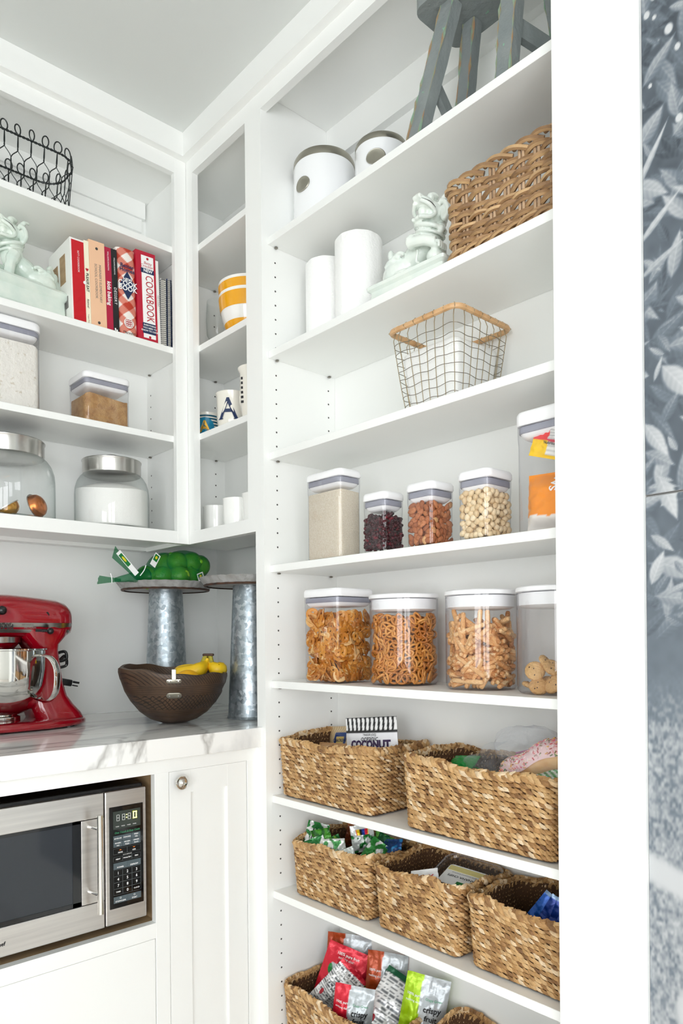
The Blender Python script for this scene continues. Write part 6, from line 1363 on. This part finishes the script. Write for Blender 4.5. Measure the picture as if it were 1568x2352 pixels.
# ------------------------------------------------------------------ third shelf: wire basket with rattan rim
def rattan_basket():
    x0, x1, y0, y1 = 0.986, 1.148, 0.784, 0.948; cx, cy, hx, hy = (x0 + x1) / 2, (y0 + y1) / 2, (x1 - x0) / 2, (y1 - y0) / 2; h = 0.160; b = 0.74
    t = thing('wire_basket', 'square brass wire basket with a rattan rim and white liner', 'basket', (cx, cy, zC))
    P = lambda p, z: Vector((p[0] * (b + (1 - b) * (z / h) ** 0.8), p[1] * (b + (1 - b) * (z / h) ** 0.8), z))
    rim = rrect(hx, hy, 0.018, 5); obj('rim', tube([(x, y, h) for x, y in rim], 0.0052, 8, True), 'rattan', t, True)
    path = [Vector((x, y, 0)) for x, y in rrect(hx, hy, 0.018, 5)]; path.append(path[0]); L = [0]
    for q, w in zip(path, path[1:]): L.append(L[-1] + (w - q).length)
    def at(s):
        s = (s % 1.0) * L[-1]
        for i in range(len(L) - 1):
            if L[i + 1] >= s: f = (s - L[i]) / max(1e-9, L[i + 1] - L[i]); return path[i].lerp(path[i + 1], f)
    N = 28
    for k in range(N):
        s = (k + 0.5) / N; p = at(s); n = Vector((p.x, p.y, 0)).normalized()
        pts = [P(at(s + 0.003 * math.sin(zz * 60 + k)), zz * h) + Vector((0, 0, 0.002)) for zz in [i / 10 for i in range(11)]]
        top = P(p, h); pts = pts[:-1] + [top - n * 0.0068, top + Vector((0, 0, 0.0068)), top + n * 0.0066, top - Vector((0, 0, 0.006))]
        obj('upright_wire', tube([tuple(q) for q in pts], 0.0008, 5), 'wire_brown', t, True)
    for r in range(9):
        z = 0.003 + (h - 0.030) * r / 8; pts = [tuple(P(at(i / 120), z) + Vector((0, 0, 0.0015 * math.sin(i * 0.52 + r)))) for i in range(120)]
        obj('hoop_wire', tube(pts, 0.0006, 5, True), 'wire_hoop', t, True)
    for k in (-2, -1, 0, 1, 2): obj('base_wire', tube([(-hx * b, k * hy * b / 2.5, 0.0015), (hx * b, k * hy * b / 2.5, 0.0015)], 0.0009, 5), 'wire_dark', t); obj('base_wire', tube([(k * hx * b / 2.5, -hy * b, 0.0015), (k * hx * b / 2.5, hy * b, 0.0015)], 0.0009, 5), 'wire_dark', t)
    # folded white napkins standing inside
    rnd = random.Random(2); rings = []
    for z, q in ((0.004, 0.70), (0.03, 0.75), (0.06, 0.80), (0.10, 0.86), (0.118, 0.86), (0.124, 0.78), (0.1255, 0.5), (0.126, 0.02)):
        rings.append([(x * q + 0.0015 * math.sin(y * 90), y * q + 0.0015 * math.sin(x * 110), z + (0.006 * math.sin(x * 40 + 1) if z > 0.1 else 0)) for x, y in rrect(hx * 0.93, hy * 0.93, 0.016, 6)])
    o = obj('folded_cloth', loft(rings), 'cloth_white', None, True, 60, (cx, cy, zC)); tag(o, 'folded white cloth filling the wire basket', 'cloth')
rattan_basket()

# ------------------------------------------------------------------ woven seagrass baskets
def basket(label, x0, x1, y0, y1, z0, h, rows, seed, flare=0.008, sag=0.004, group='woven seagrass baskets'):
    rnd = random.Random(seed); cx, cy, hx, hy = (x0 + x1) / 2, (y0 + y1) / 2, (x1 - x0) / 2, (y1 - y0) / 2
    t = thing('seagrass_basket', label, 'basket', (cx, cy, z0), 0, group)
    K = 240; base = rrect(hx - 0.006, hy - 0.006, 0.020, 8); P = [Vector((x, y, 0)) for x, y in base]; P.append(P[0]); L = [0.0]
    for a, b in zip(P, P[1:]): L.append(L[-1] + (b - a).length)
    tab = []; j = 0
    for i in range(K):
        s = L[-1] * i / K
        while L[j + 1] < s: j += 1
        f = (s - L[j]) / max(1e-9, L[j + 1] - L[j]); p = P[j].lerp(P[j + 1], f); d = (P[j + 1] - P[j]).normalized(); tab.append((p.x, p.y, d.y, -d.x))
    ph = [rnd.uniform(0, 6.28) for _ in range(4)]
    wav = lambda s: sag * (math.sin(2 * PI * 2 * s + ph[0]) + 0.6 * math.sin(2 * PI * 5 * s + ph[1]) + 0.35 * math.sin(2 * PI * 11 * s + ph[2]))
    def at(s, z, off):
        q = (s % 1.0) * K; i = int(q); f = q - i; a, b = tab[i % K], tab[(i + 1) % K]; x = a[0] + (b[0] - a[0]) * f; y = a[1] + (b[1] - a[1]) * f; nx = a[2] + (b[2] - a[2]) * f; ny = a[3] + (b[3] - a[3]) * f
        k = max(0.0, z / h); o = off - flare * (1 - k) * 1.0
        return (x + nx * o, y + ny * o, max(0.0, z + wav(s) * k * k))
    per = L[-1]; rh = (h - 0.008) / rows
    def row(zc, seg, amp, rr, off_amp, n4=4, lo=0.0):
        V = []; F = []; n = max(8, int(per / seg)); m = 5
        for i in range(n):
            s0 = (i + rnd.uniform(-0.12, 0.12)) / n; ln = 1.75 / n * rnd.uniform(0.85, 1.15); ww = rr * rnd.uniform(0.8, 1.2); tz = rnd.uniform(-0.12, 0.12) * amp; o = len(V)
            for k in range(n4 + 1):
                f = k / n4; z = zc + amp * (0.5 - f) + tz; off = off_amp * math.sin(PI * min(1, max(0, f))) ; w = ww * (0.45 + 0.55 * math.sin(PI * (0.08 + 0.84 * f)))
                s = s0 + ln * f
                for q in range(m):
                    a = 2 * PI * q / m; V.append(at(s, z + w * 1.15 * math.cos(a), off + w * 0.9 * math.sin(a)))
            for k in range(n4):
                for q in range(m): F.append((o + k * m + q, o + k * m + (q + 1) % m, o + (k + 1) * m + (q + 1) % m, o + (k + 1) * m + q))
            F.append(tuple(o + q for q in range(m))[::-1]); F.append(tuple(o + n4 * m + q for q in range(m)))
        return V, F
    for r in range(rows):
        zc = max(0.0045, 0.004 + rh * (r + 0.5)); obj('woven_row', row(zc, 0.0105, rh * 0.80, rh * 0.37, 0.0034), 'seagrass', t, True, 60)
    obj('braided_rim', J(row(h - 0.004, 0.0120, 0.011, 0.0052, 0.0042), row(h - 0.001, 0.0130, -0.008, 0.0042, 0.0030)), 'seagrass', t, True, 60)
    rings = [[at(i / 80, z, o) for i in range(80)] for z, o in ((0.002, -0.004), (0.002, 0.0006), (h * 0.5, 0.0006), (h - 0.005, 0.0006), (h - 0.005, -0.0008), (h * 0.5, -0.0008), (0.006, -0.0012), (0.005, -0.02))]
    obj('base_and_gap_shade', loft(rings, True, True), 'gap_shade_and_base', t, True, 50)  # added dark shell behind the rows; its colour stands for shade between strands
    return t
zF, zG, zH = SHELF['F'], SHELF['G'], SHELF['H']
basket('seagrass basket holding a striped coconut bag and crackers', 0.9700, 1.1580, 0.9900, 1.2950, zF, 0.1290, 15, 1)
basket('wide seagrass basket holding a bag of sprinkled doughnuts', 0.9675, 1.1580, 0.5900, 0.9180, zF, 0.1320, 15, 2)
basket('small seagrass basket full of little green and white snack packets', 0.9800, 1.1550, 1.0140, 1.2640, zG, 0.1230, 15, 3)
basket('middle seagrass basket holding a plastic tub of banana chips', 0.9800, 1.1550, 0.7870, 1.0070, zG, 0.1240, 15, 4)
basket('seagrass basket holding blue snack packets beside the right stile', 0.9780, 1.1550, 0.5720, 0.7790, zG, 0.1210, 15, 5)
basket('seagrass basket on the lowest shelf stuffed with dried fruit pouches', 0.9760, 1.1560, 0.9720, 1.2950, zH, 0.1260, 15, 6)
basket('empty seagrass basket on the lowest shelf at the bottom edge', 0.9760, 1.1560, 0.6100, 0.9250, zH, 0.1420, 16, 7, sag=0.007)

# ------------------------------------------------------------------ what is in the baskets
BLK = S(26, 26, 28); GRN = S(32, 120, 52); RST = S(170, 68, 26); REDP = S(206, 28, 50); LIM = S(164, 204, 20); DGR = S(14, 84, 52); NAV = S(16, 58, 150)
def coco(u, v):
    if v > 0.83: return WHT if (u * 11.3 + 0.2 * (v - 0.8) * 8) % 1.0 < 0.55 and 0.845 < v < 0.985 else BLK
    if v > 0.80: return BLK
    return S(244, 244, 248)
p = Pouch('coconut_bag', 'white bag with black stripes reading organic coconut', 0.138, 0.172, 0.022, (1.062, 1.072, zF + 0.012), (-0.05, -0.10, -PI / 2 + 0.12), coco, 'bag', seed=2, crumple=0.0015, m='print_paper', seal=0.03, nu=90, nv=60)
p.text("TRADER JOE'S", 0.52, 0.785, 0.0062, 'text_black'); p.text('organic', 0.52, 0.742, 0.017, 'text_black', shear=0.15); p.text('COCONUT', 0.52, 0.668, 0.022, 'purple_ink', bold=0.05)
def crk(u, v):
    if 0.30 < u < 0.72 and 0.25 < v < 0.8: return S(20, 62, 130) if not (0.38 < u < 0.64 and 0.4 < v < 0.66) else S(222, 196, 120)
    return S(226, 206, 168) if int(u * 40) % 3 else S(200, 170, 124)
p = Pouch('cracker_pack', 'clear wrapped cracker pack with a blue label', 0.105, 0.075, 0.026, (1.118, 1.236, zF + 0.072), (-0.25, -0.10, -PI / 2), crk, 'cracker pack', seed=4, crumple=0.002, m='print_gloss', seal=0.05)
p.text('CRACKERS', 0.5, 0.53, 0.010, 'text_navy', bold=0.02)
def wood_(u, v): return S(196, 148, 92) if int(v * 26) % 2 else S(150, 104, 58)
Pouch('biscuit_sleeve', 'brown striped biscuit sleeve behind the coconut bag', 0.16, 0.07, 0.03, (1.030, 1.165, zF + 0.058), (-0.5, -0.06, -PI / 2), wood_, 'biscuit pack', seed=6, crumple=0.001, m='print_paper', seal=0.02)
def silv(u, v): return S(230, 230, 226) if int(v * 12) % 2 else S(212, 212, 208)
Pouch('foil_sleeve', 'pale foil sleeve lying at the back of the cracker basket', 0.12, 0.05, 0.03, (1.125, 1.235, zF + 0.068), (-0.8, -0.05, -PI / 2), silv, 'biscuit pack', seed=7, crumple=0.001, m='print_gloss', seal=0.02)

# doughnuts in a clear bag
def doughnuts():
    mat('dough', S(226, 160, 84), 0.6, noise=(30, 0.4, 0.7), col2=S(240, 194, 128)); mat('icing', S(250, 214, 214), 0.35)
    island_mat('sprinkle', [(0.0, S(226, 60, 110)), (0.2, S(252, 246, 240)), (0.4, S(244, 190, 40)), (0.55, S(240, 120, 150)), (0.7, S(60, 150, 90)), (0.8, S(206, 40, 60)), (1.0, S(255, 250, 246))], 0.4)
    for k, (loc, rot, lb) in enumerate((((1.050, 0.668, zF + 0.140), (0.0, 0.32, -PI / 2 - 0.05), 'iced doughnut bar with coloured sprinkles in the clear bag'),)):
        t = thing('doughnut', lb, 'doughnut', loc, 0, None, (0, 0, -PI / 2)); t.rotation_euler = (0.35, -0.40, -PI / 2)
        n = 20; rings = []
        for i in range(n + 1):
            a = PI * i / n; x = -0.072 * math.cos(a); r = 0.031 * max(0.03, math.sin(a)) ** 0.45; rings.append([(x, r * math.cos(b) * 1.1, r * math.sin(b) * 0.85 + 0.004 * math.sin(x * 60)) for b in [2 * PI * q / 18 for q in range(18)]])
        obj('dough', loft(rings), 'dough', t, True, 80)
        top = [[(x, y * 1.03, z * 1.05 + 0.0012) for x, y, z in r if True][0:] for r in rings[2:-2]]
        cap = [[r[q] for q in range(1, 9)] for r in top]; obj('icing', loft(cap, False, False, False), 'icing', t, True, 80)
        rnd = random.Random(1); sh = []
        for _ in range(420):
            i = rnd.randint(0, len(cap) - 1); q = rnd.randint(0, 6); p0, p1 = Vector(cap[i][q]), Vector(cap[i][q + 1]); c = p0.lerp(p1, rnd.random()); i2 = min(len(cap) - 1, i + 1); c = c.lerp(Vector(cap[i2][q]), rnd.random() * 0.8)
            nn = Vector((0, c.y, c.z)).normalized(); d = Vector((rnd.gauss(0, 1), rnd.gauss(0, 1), rnd.gauss(0, 1))); d = (d - nn * d.dot(nn)).normalized(); c = c + nn * 0.0008
            sh.append(tube([tuple(c - d * 0.0024), tuple(c + d * 0.0024)], 0.0010, 5))
        o = obj('sprinkles', J(*sh), 'sprinkle', t, False); o['kind'] = 'stuff'
    t = thing('plastic_bag', 'clear plastic bag around the sprinkled doughnut', 'plastic bag', (1.078, 0.705, zF + 0.070))
    sh = [ellip((-0.02, -0.035, 0.068), (0.058, 0.095, 0.058), 18, 12, (0.35, 0, 0)), ellip((0.01, 0.06, 0.050), (0.045, 0.080, 0.038), 16, 10, (-0.1, 0, 0))]
    V, F = remesh(J(*sh), 0.011, 2); V2 = []
    for x, y, z in V:
        n = mnoise.noise(Vector((x * 36, y * 36, z * 36))); V2.append((x + 0.017 * n, y + 0.016 * mnoise.noise(Vector((x * 34 + 9, y * 34, z * 34))), z + 0.017 * mnoise.noise(Vector((x * 30, y * 30 + 5, z * 30)))))
    obj('film', (V2, F), 'bag_film', t, False)
    zip_ = obj('zip_strip', tube(bez([(0.0, 0.125, 0.040), (0.006, 0.10, 0.034), (0.0, 0.07, 0.036)], 10), 0.0022, 6), 'label_green', t)
    mat('pink_zip', S(196, 90, 150), 0.3); obj('zip_strip', tube(bez([(0.03, 0.05, 0.070), (0.03, 0.0, 0.085), (0.03, -0.05, 0.095)], 10), 0.0016, 6), 'pink_zip', t)
    def gr(u, v): return S(30, 150, 60) if (u * 6 + v * 5) % 1 < 0.6 else S(240, 244, 240)
    Pouch('snack_packet', 'green and white wrapped snack beside the doughnut', 0.07, 0.045, 0.014, (0.998, 0.635, zF + 0.100), (-0.7, -0.2, -PI / 2), gr, 'snack packet', seed=12, m='print_gloss')
    Pouch('snack_packet', 'flat green wrapped snack at the left end of the doughnut basket', 0.06, 0.040, 0.012, (1.060, 0.850, zF + 0.104), (-1.0, -0.1, -PI / 2), lambda u, v: S(20, 140, 56), 'snack packet', seed=13, m='print_gloss')
doughnuts()

# little packets in the small basket
rnd = random.Random(14)
LB = ['upright green and white snack packet with barcode at the left end of the small basket', 'small green snack packet beside the brown one in the small basket', 'brown glossy snack packet at the back of the small basket', 'white snack packet with colour squares standing in the small basket',
      'green leaf printed snack packet in the middle of the small basket', 'white patterned snack packet at the front of the small basket', 'pale snack packet near the front rim of the small basket', 'green snack packet leaning at the front of the small basket', 'blue snack packet at the far right of the small basket', 'green and white packet lying across the small basket', 'silver white packet tucked behind the front rim of the small basket', 'dark green packet at the back right of the small basket']
kinds = [(GRN, WHT, 1), (S(70, 150, 40), S(40, 100, 40), 0), (S(120, 56, 30), S(160, 90, 50), 0), (S(236, 240, 238), GRN, 2), (GRN, S(120, 180, 60), 0), (S(228, 232, 228), S(150, 180, 150), 0), (S(216, 224, 220), S(120, 160, 120), 0), (S(40, 130, 60), WHT, 1), (S(30, 70, 130), S(40, 130, 190), 0), (S(50, 140, 60), WHT, 0), (S(232, 234, 230), S(60, 140, 70), 0), (S(20, 90, 50), S(90, 160, 60), 0)]
pos = [(1.030, 1.238, .07), (1.045, 1.205, .06), (1.110, 1.190, .065), (1.075, 1.118, .078), (1.040, 1.165, .05), (1.012, 1.125, .048), (1.010, 1.088, .045), (1.025, 1.200, .045), (1.080, 1.050, .06), (1.050, 1.085, .060), (1.020, 1.150, .056), (1.110, 1.100, .06)]
for k, (lb, (ca, cb, kd), (x, y, dz)) in enumerate(zip(LB, kinds, pos)):
    def cf(u, v, ca=ca, cb=cb, kd=kd, k=k):
        if kd == 1 and 0.25 < u < 0.7 and 0.2 < v < 0.7: return BLK if int(u * 46) % 2 else WHT
        if kd == 2 and v > 0.65: return (S(30, 60, 160), S(230, 30, 60), S(250, 210, 30), BLK)[int(u * 8) % 4] if 0.2 < u < 0.8 and v < 0.85 else ca
        return cb if mnoise.noise(Vector((u * 4 + k, v * 4, k))) > 0.12 else ca
    Pouch('snack_packet', lb, 0.050, 0.058, 0.020, (x, y, zG + dz + 0.026), (rnd.uniform(-0.6, 0.2), rnd.uniform(-0.6, 0.6), -0.9 + rnd.uniform(-0.7, 0.5)), cf, 'snack packet', 'little snack packets', seed=20 + k, crumple=0.005, m='print_foil', nu=30, nv=30)

# banana chip tub and a small packet
def tub():
    t = thing('food_tub', 'clear plastic tub of banana chips with a white label', 'tub', (1.078, 0.8540, zG + 0.100)); t.rotation_euler = (0.0, -0.30, 0.30); t.rotation_euler = (0.10, -0.27, 0.18)
    obj('tub_body', rloft([(0.050, 0.046, 0.014, -0.050), (0.053, 0.049, 0.016, -0.046), (0.060, 0.056, 0.018, 0.006)], 5, True, False), 'clear_plastic', t, True, 50)
    obj('lid', J(rloft([(0.060, 0.056, 0.018, 0.006), (0.064, 0.060, 0.020, 0.007), (0.064, 0.060, 0.020, 0.013), (0.061, 0.057, 0.018, 0.015), (0.057, 0.053, 0.016, 0.015), (0.055, 0.051, 0.015, 0.011), (0.02, 0.02, 0.01, 0.0112)], 5, False, True)), 'clear_plastic', t, True, 40)
    rim = rrect(0.0625, 0.0585, 0.020, 6); obj('lid_rim', tube([(x, y, 0.0145) for x, y in rim], 0.0016, 6, True), 'bag_film', t, True)
    lb = obj('label', T(rloft([(0.030, 0.040, 0.006, 0.0), (0.030, 0.040, 0.006, 0.0008)], 4), (0, 0, 0.0118)), 'text_white', t)
    mat('label_cream', S(238, 226, 150), 0.5); obj('label_band', box(0.012, -0.038, 0.0126, 0.026, 0.038, 0.0132), 'label_cream', lb)
    obj('label_mark', box(-0.026, -0.010, 0.0126, -0.017, 0.004, 0.0132), 'label_green', lb)
    lettering('BANANA CHIPS', lb, 'text_black', (-0.004, 0.0, 0.0134), (0, 1, 0), (-1, 0, 0), 0.0085, 'CENTER', bold=0.01); lettering('lightly sweetened dried fruit', lb, 'text_grey', (0.006, 0.0, 0.0134), (0, 1, 0), (-1, 0, 0), 0.0045, 'CENTER')
    rn = random.Random(6); sh = []
    mat('banana_chip', S(120, 84, 44), 0.5)
    for _ in range(60): sh.append(T(lathe([(0.001, 0), (0.010, 0), (0.011, 0.0012), (0.010, 0.0024), (0.001, 0.002)], 10), (rn.uniform(-0.04, 0.04), rn.uniform(-0.036, 0.036), rn.uniform(-0.04, -0.004)), (rn.uniform(-1, 1), rn.uniform(-1, 1), 0)))
    o = obj('banana_chips', J(*sh), 'banana_chip', None, True, 60); o.location = t.location; o.rotation_euler = t.rotation_euler; tag(o, 'brown banana chips heaped inside the clear tub', 'banana chips', kind='stuff')
tub()
def brw(u, v): return WHT if v > 0.6 else (S(40, 130, 190) if u < 0.5 else S(210, 40, 50))
p = Pouch('snack_packet', 'white snack packet with blue and red print beside the banana chip tub', 0.055, 0.06, 0.02, (1.010, 0.885, zG + 0.072), (-0.4, -0.25, -1.2), brw, 'snack packet', seed=50, m='print_gloss', crumple=0.004); p.text('AIRY', 0.6, 0.72, 0.014, 'text_red', bold=0.03)
for k, (x, y, ry, lb) in enumerate(((1.060, 0.690, 0.62, 'light blue snack packet leaning against the basket side'), (1.050, 0.660, 0.5, 'second dark blue packet of the leaning row'), (1.045, 0.632, 0.35, 'third dark blue packet with white print of the leaning row'), (1.035, 0.608, 0.25, 'last dark blue packet of the row beside the stile'))):
    c1 = S(20, 92, 190) if k == 0 else NAV
    def bf(u, v, c1=c1, k=k): return (S(200, 210, 220) if (k > 1 and 0.25 < u < 0.7 and 0.3 < v < 0.7 and int((u + v) * 30) % 2) else c1) if v < 0.93 else S(150, 180, 214)
    Pouch('snack_packet', lb, 0.075, 0.085, 0.016, (x, y, zG + 0.044), (-0.15, ry, -1.35), bf, 'snack packet', 'blue snack packets', seed=60 + k, m='print_foil')

# dried fruit pouches in the lowest basket
def fruit(label, loc, rot, w, h, colr, split, leaf=None, seed=0, txt=True, top_text=True):
    def cf(u, v):
        if split == 'top':
            if v > 0.74 + 0.04 * math.sin(u * 5): return colr
            if u < 0.16 and v > 0.3: return colr
        elif split == 'left':
            if u < 0.42 + 0.06 * math.sin(v * 6): return colr
        elif split == 'back':
            if v > 0.93 or v < 0.05: return colr
            return S(244, 244, 244) if (int(v * 44) % 2 or mnoise.noise(Vector((u * 40, int(v * 44) * 3.7, seed))) < -0.1) else S(120, 124, 128)
        return SIL
    p = Pouch('fruit_pouch', label, w, h, 0.034, loc, rot, cf, 'snack pouch', 'dried fruit pouches', seed=seed, crumple=0.006, seal=0.05, nu=34, nv=60)
    lw = w / 0.11
    if split == 'top':
        p.text('100% pure fruit', 0.47, 0.90, 0.0085 * lw, 'text_white', bold=0.01); p.text('nothing else!', 0.45, 0.855, 0.0075 * lw, 'text_white')
        p.text('crispy', 0.54, 0.615, 0.026 * lw, 'text_black', bold=0.02); p.text('fruit', 0.54, 0.51, 0.026 * lw, 'text_black', bold=0.02); p.text('Crispy Green', 0.50, 0.70, 0.009 * lw, 'text_green')
        p.patch('leaf_print', 0.16, 0.70, 0.05, 0.06, 'label_green')
    elif split == 'left':
        p.text('100% pure', 0.22, 0.80, 0.0085 * lw, 'text_white', bold=0.01); p.text('nothing else!', 0.22, 0.745, 0.0075 * lw, 'text_white')
        p.text('crispy', 0.70, 0.70, 0.020 * lw, 'text_black', bold=0.02); p.text('fruit', 0.70, 0.61, 0.020 * lw, 'text_black', bold=0.02); p.text('Crispy Green', 0.70, 0.79, 0.008 * lw, 'text_green')
    elif split == 'back': p.patch('red_mark', 0.14, 0.35, 0.05, 0.05, 'text_red')
    if leaf: p.patch('fruit_print', 0.34, 0.30, 0.12, 0.12, leaf)
    return p
QF = -0.95
fruit('red and silver dried fruit pouch leaning at the left of the lowest basket', (1.060, 1.232, zH + 0.020), (-0.18, 0.32, QF), 0.110, 0.180, REDP, 'top', seed=71)
fruit('rust and silver dried fruit pouch standing tallest at the back', (1.120, 1.235, zH + 0.015), (-0.05, 0.06, QF), 0.105, 0.195, RST, 'left', seed=72)
fruit('rust dried fruit pouch slumped across the middle of the lowest basket', (1.085, 1.180, zH + 0.010), (-0.30, 0.60, QF), 0.105, 0.160, RST, 'top', seed=73)
fruit('narrow rust and silver dried fruit pouch at the back middle', (1.118, 1.115, zH + 0.012), (-0.05, 0.08, QF), 0.090, 0.195, RST, 'left', seed=74)
fruit('silver dried fruit pouch with small print slanting at the left rim', (1.032, 1.232, zH + 0.066), (-0.15, 0.75, QF), 0.075, 0.125, REDP, 'back', seed=75)
fruit('small red and silver dried fruit pouch at the front rim', (1.005, 1.105, zH + 0.006), (-0.12, 0.10, QF), 0.085, 0.165, REDP, 'left', seed=76)
fruit('white dried fruit pouch turned to its printed back', (1.035, 1.060, zH + 0.040), (-0.55, 0.55, QF), 0.115, 0.165, DGR, 'back', seed=77)
fruit('lime green and silver dried fruit pouch at the right of the lowest basket', (1.078, 0.990, zH + 0.010), (-0.12, 0.18, QF), 0.090, 0.200, LIM, 'left', leaf='orange_foil', seed=78)
fruit('dark green dried fruit pouch behind the white printed one', (1.080, 1.085, zH + 0.012), (-0.25, 0.35, QF), 0.095, 0.165, DGR, 'top', leaf='mango', seed=79)
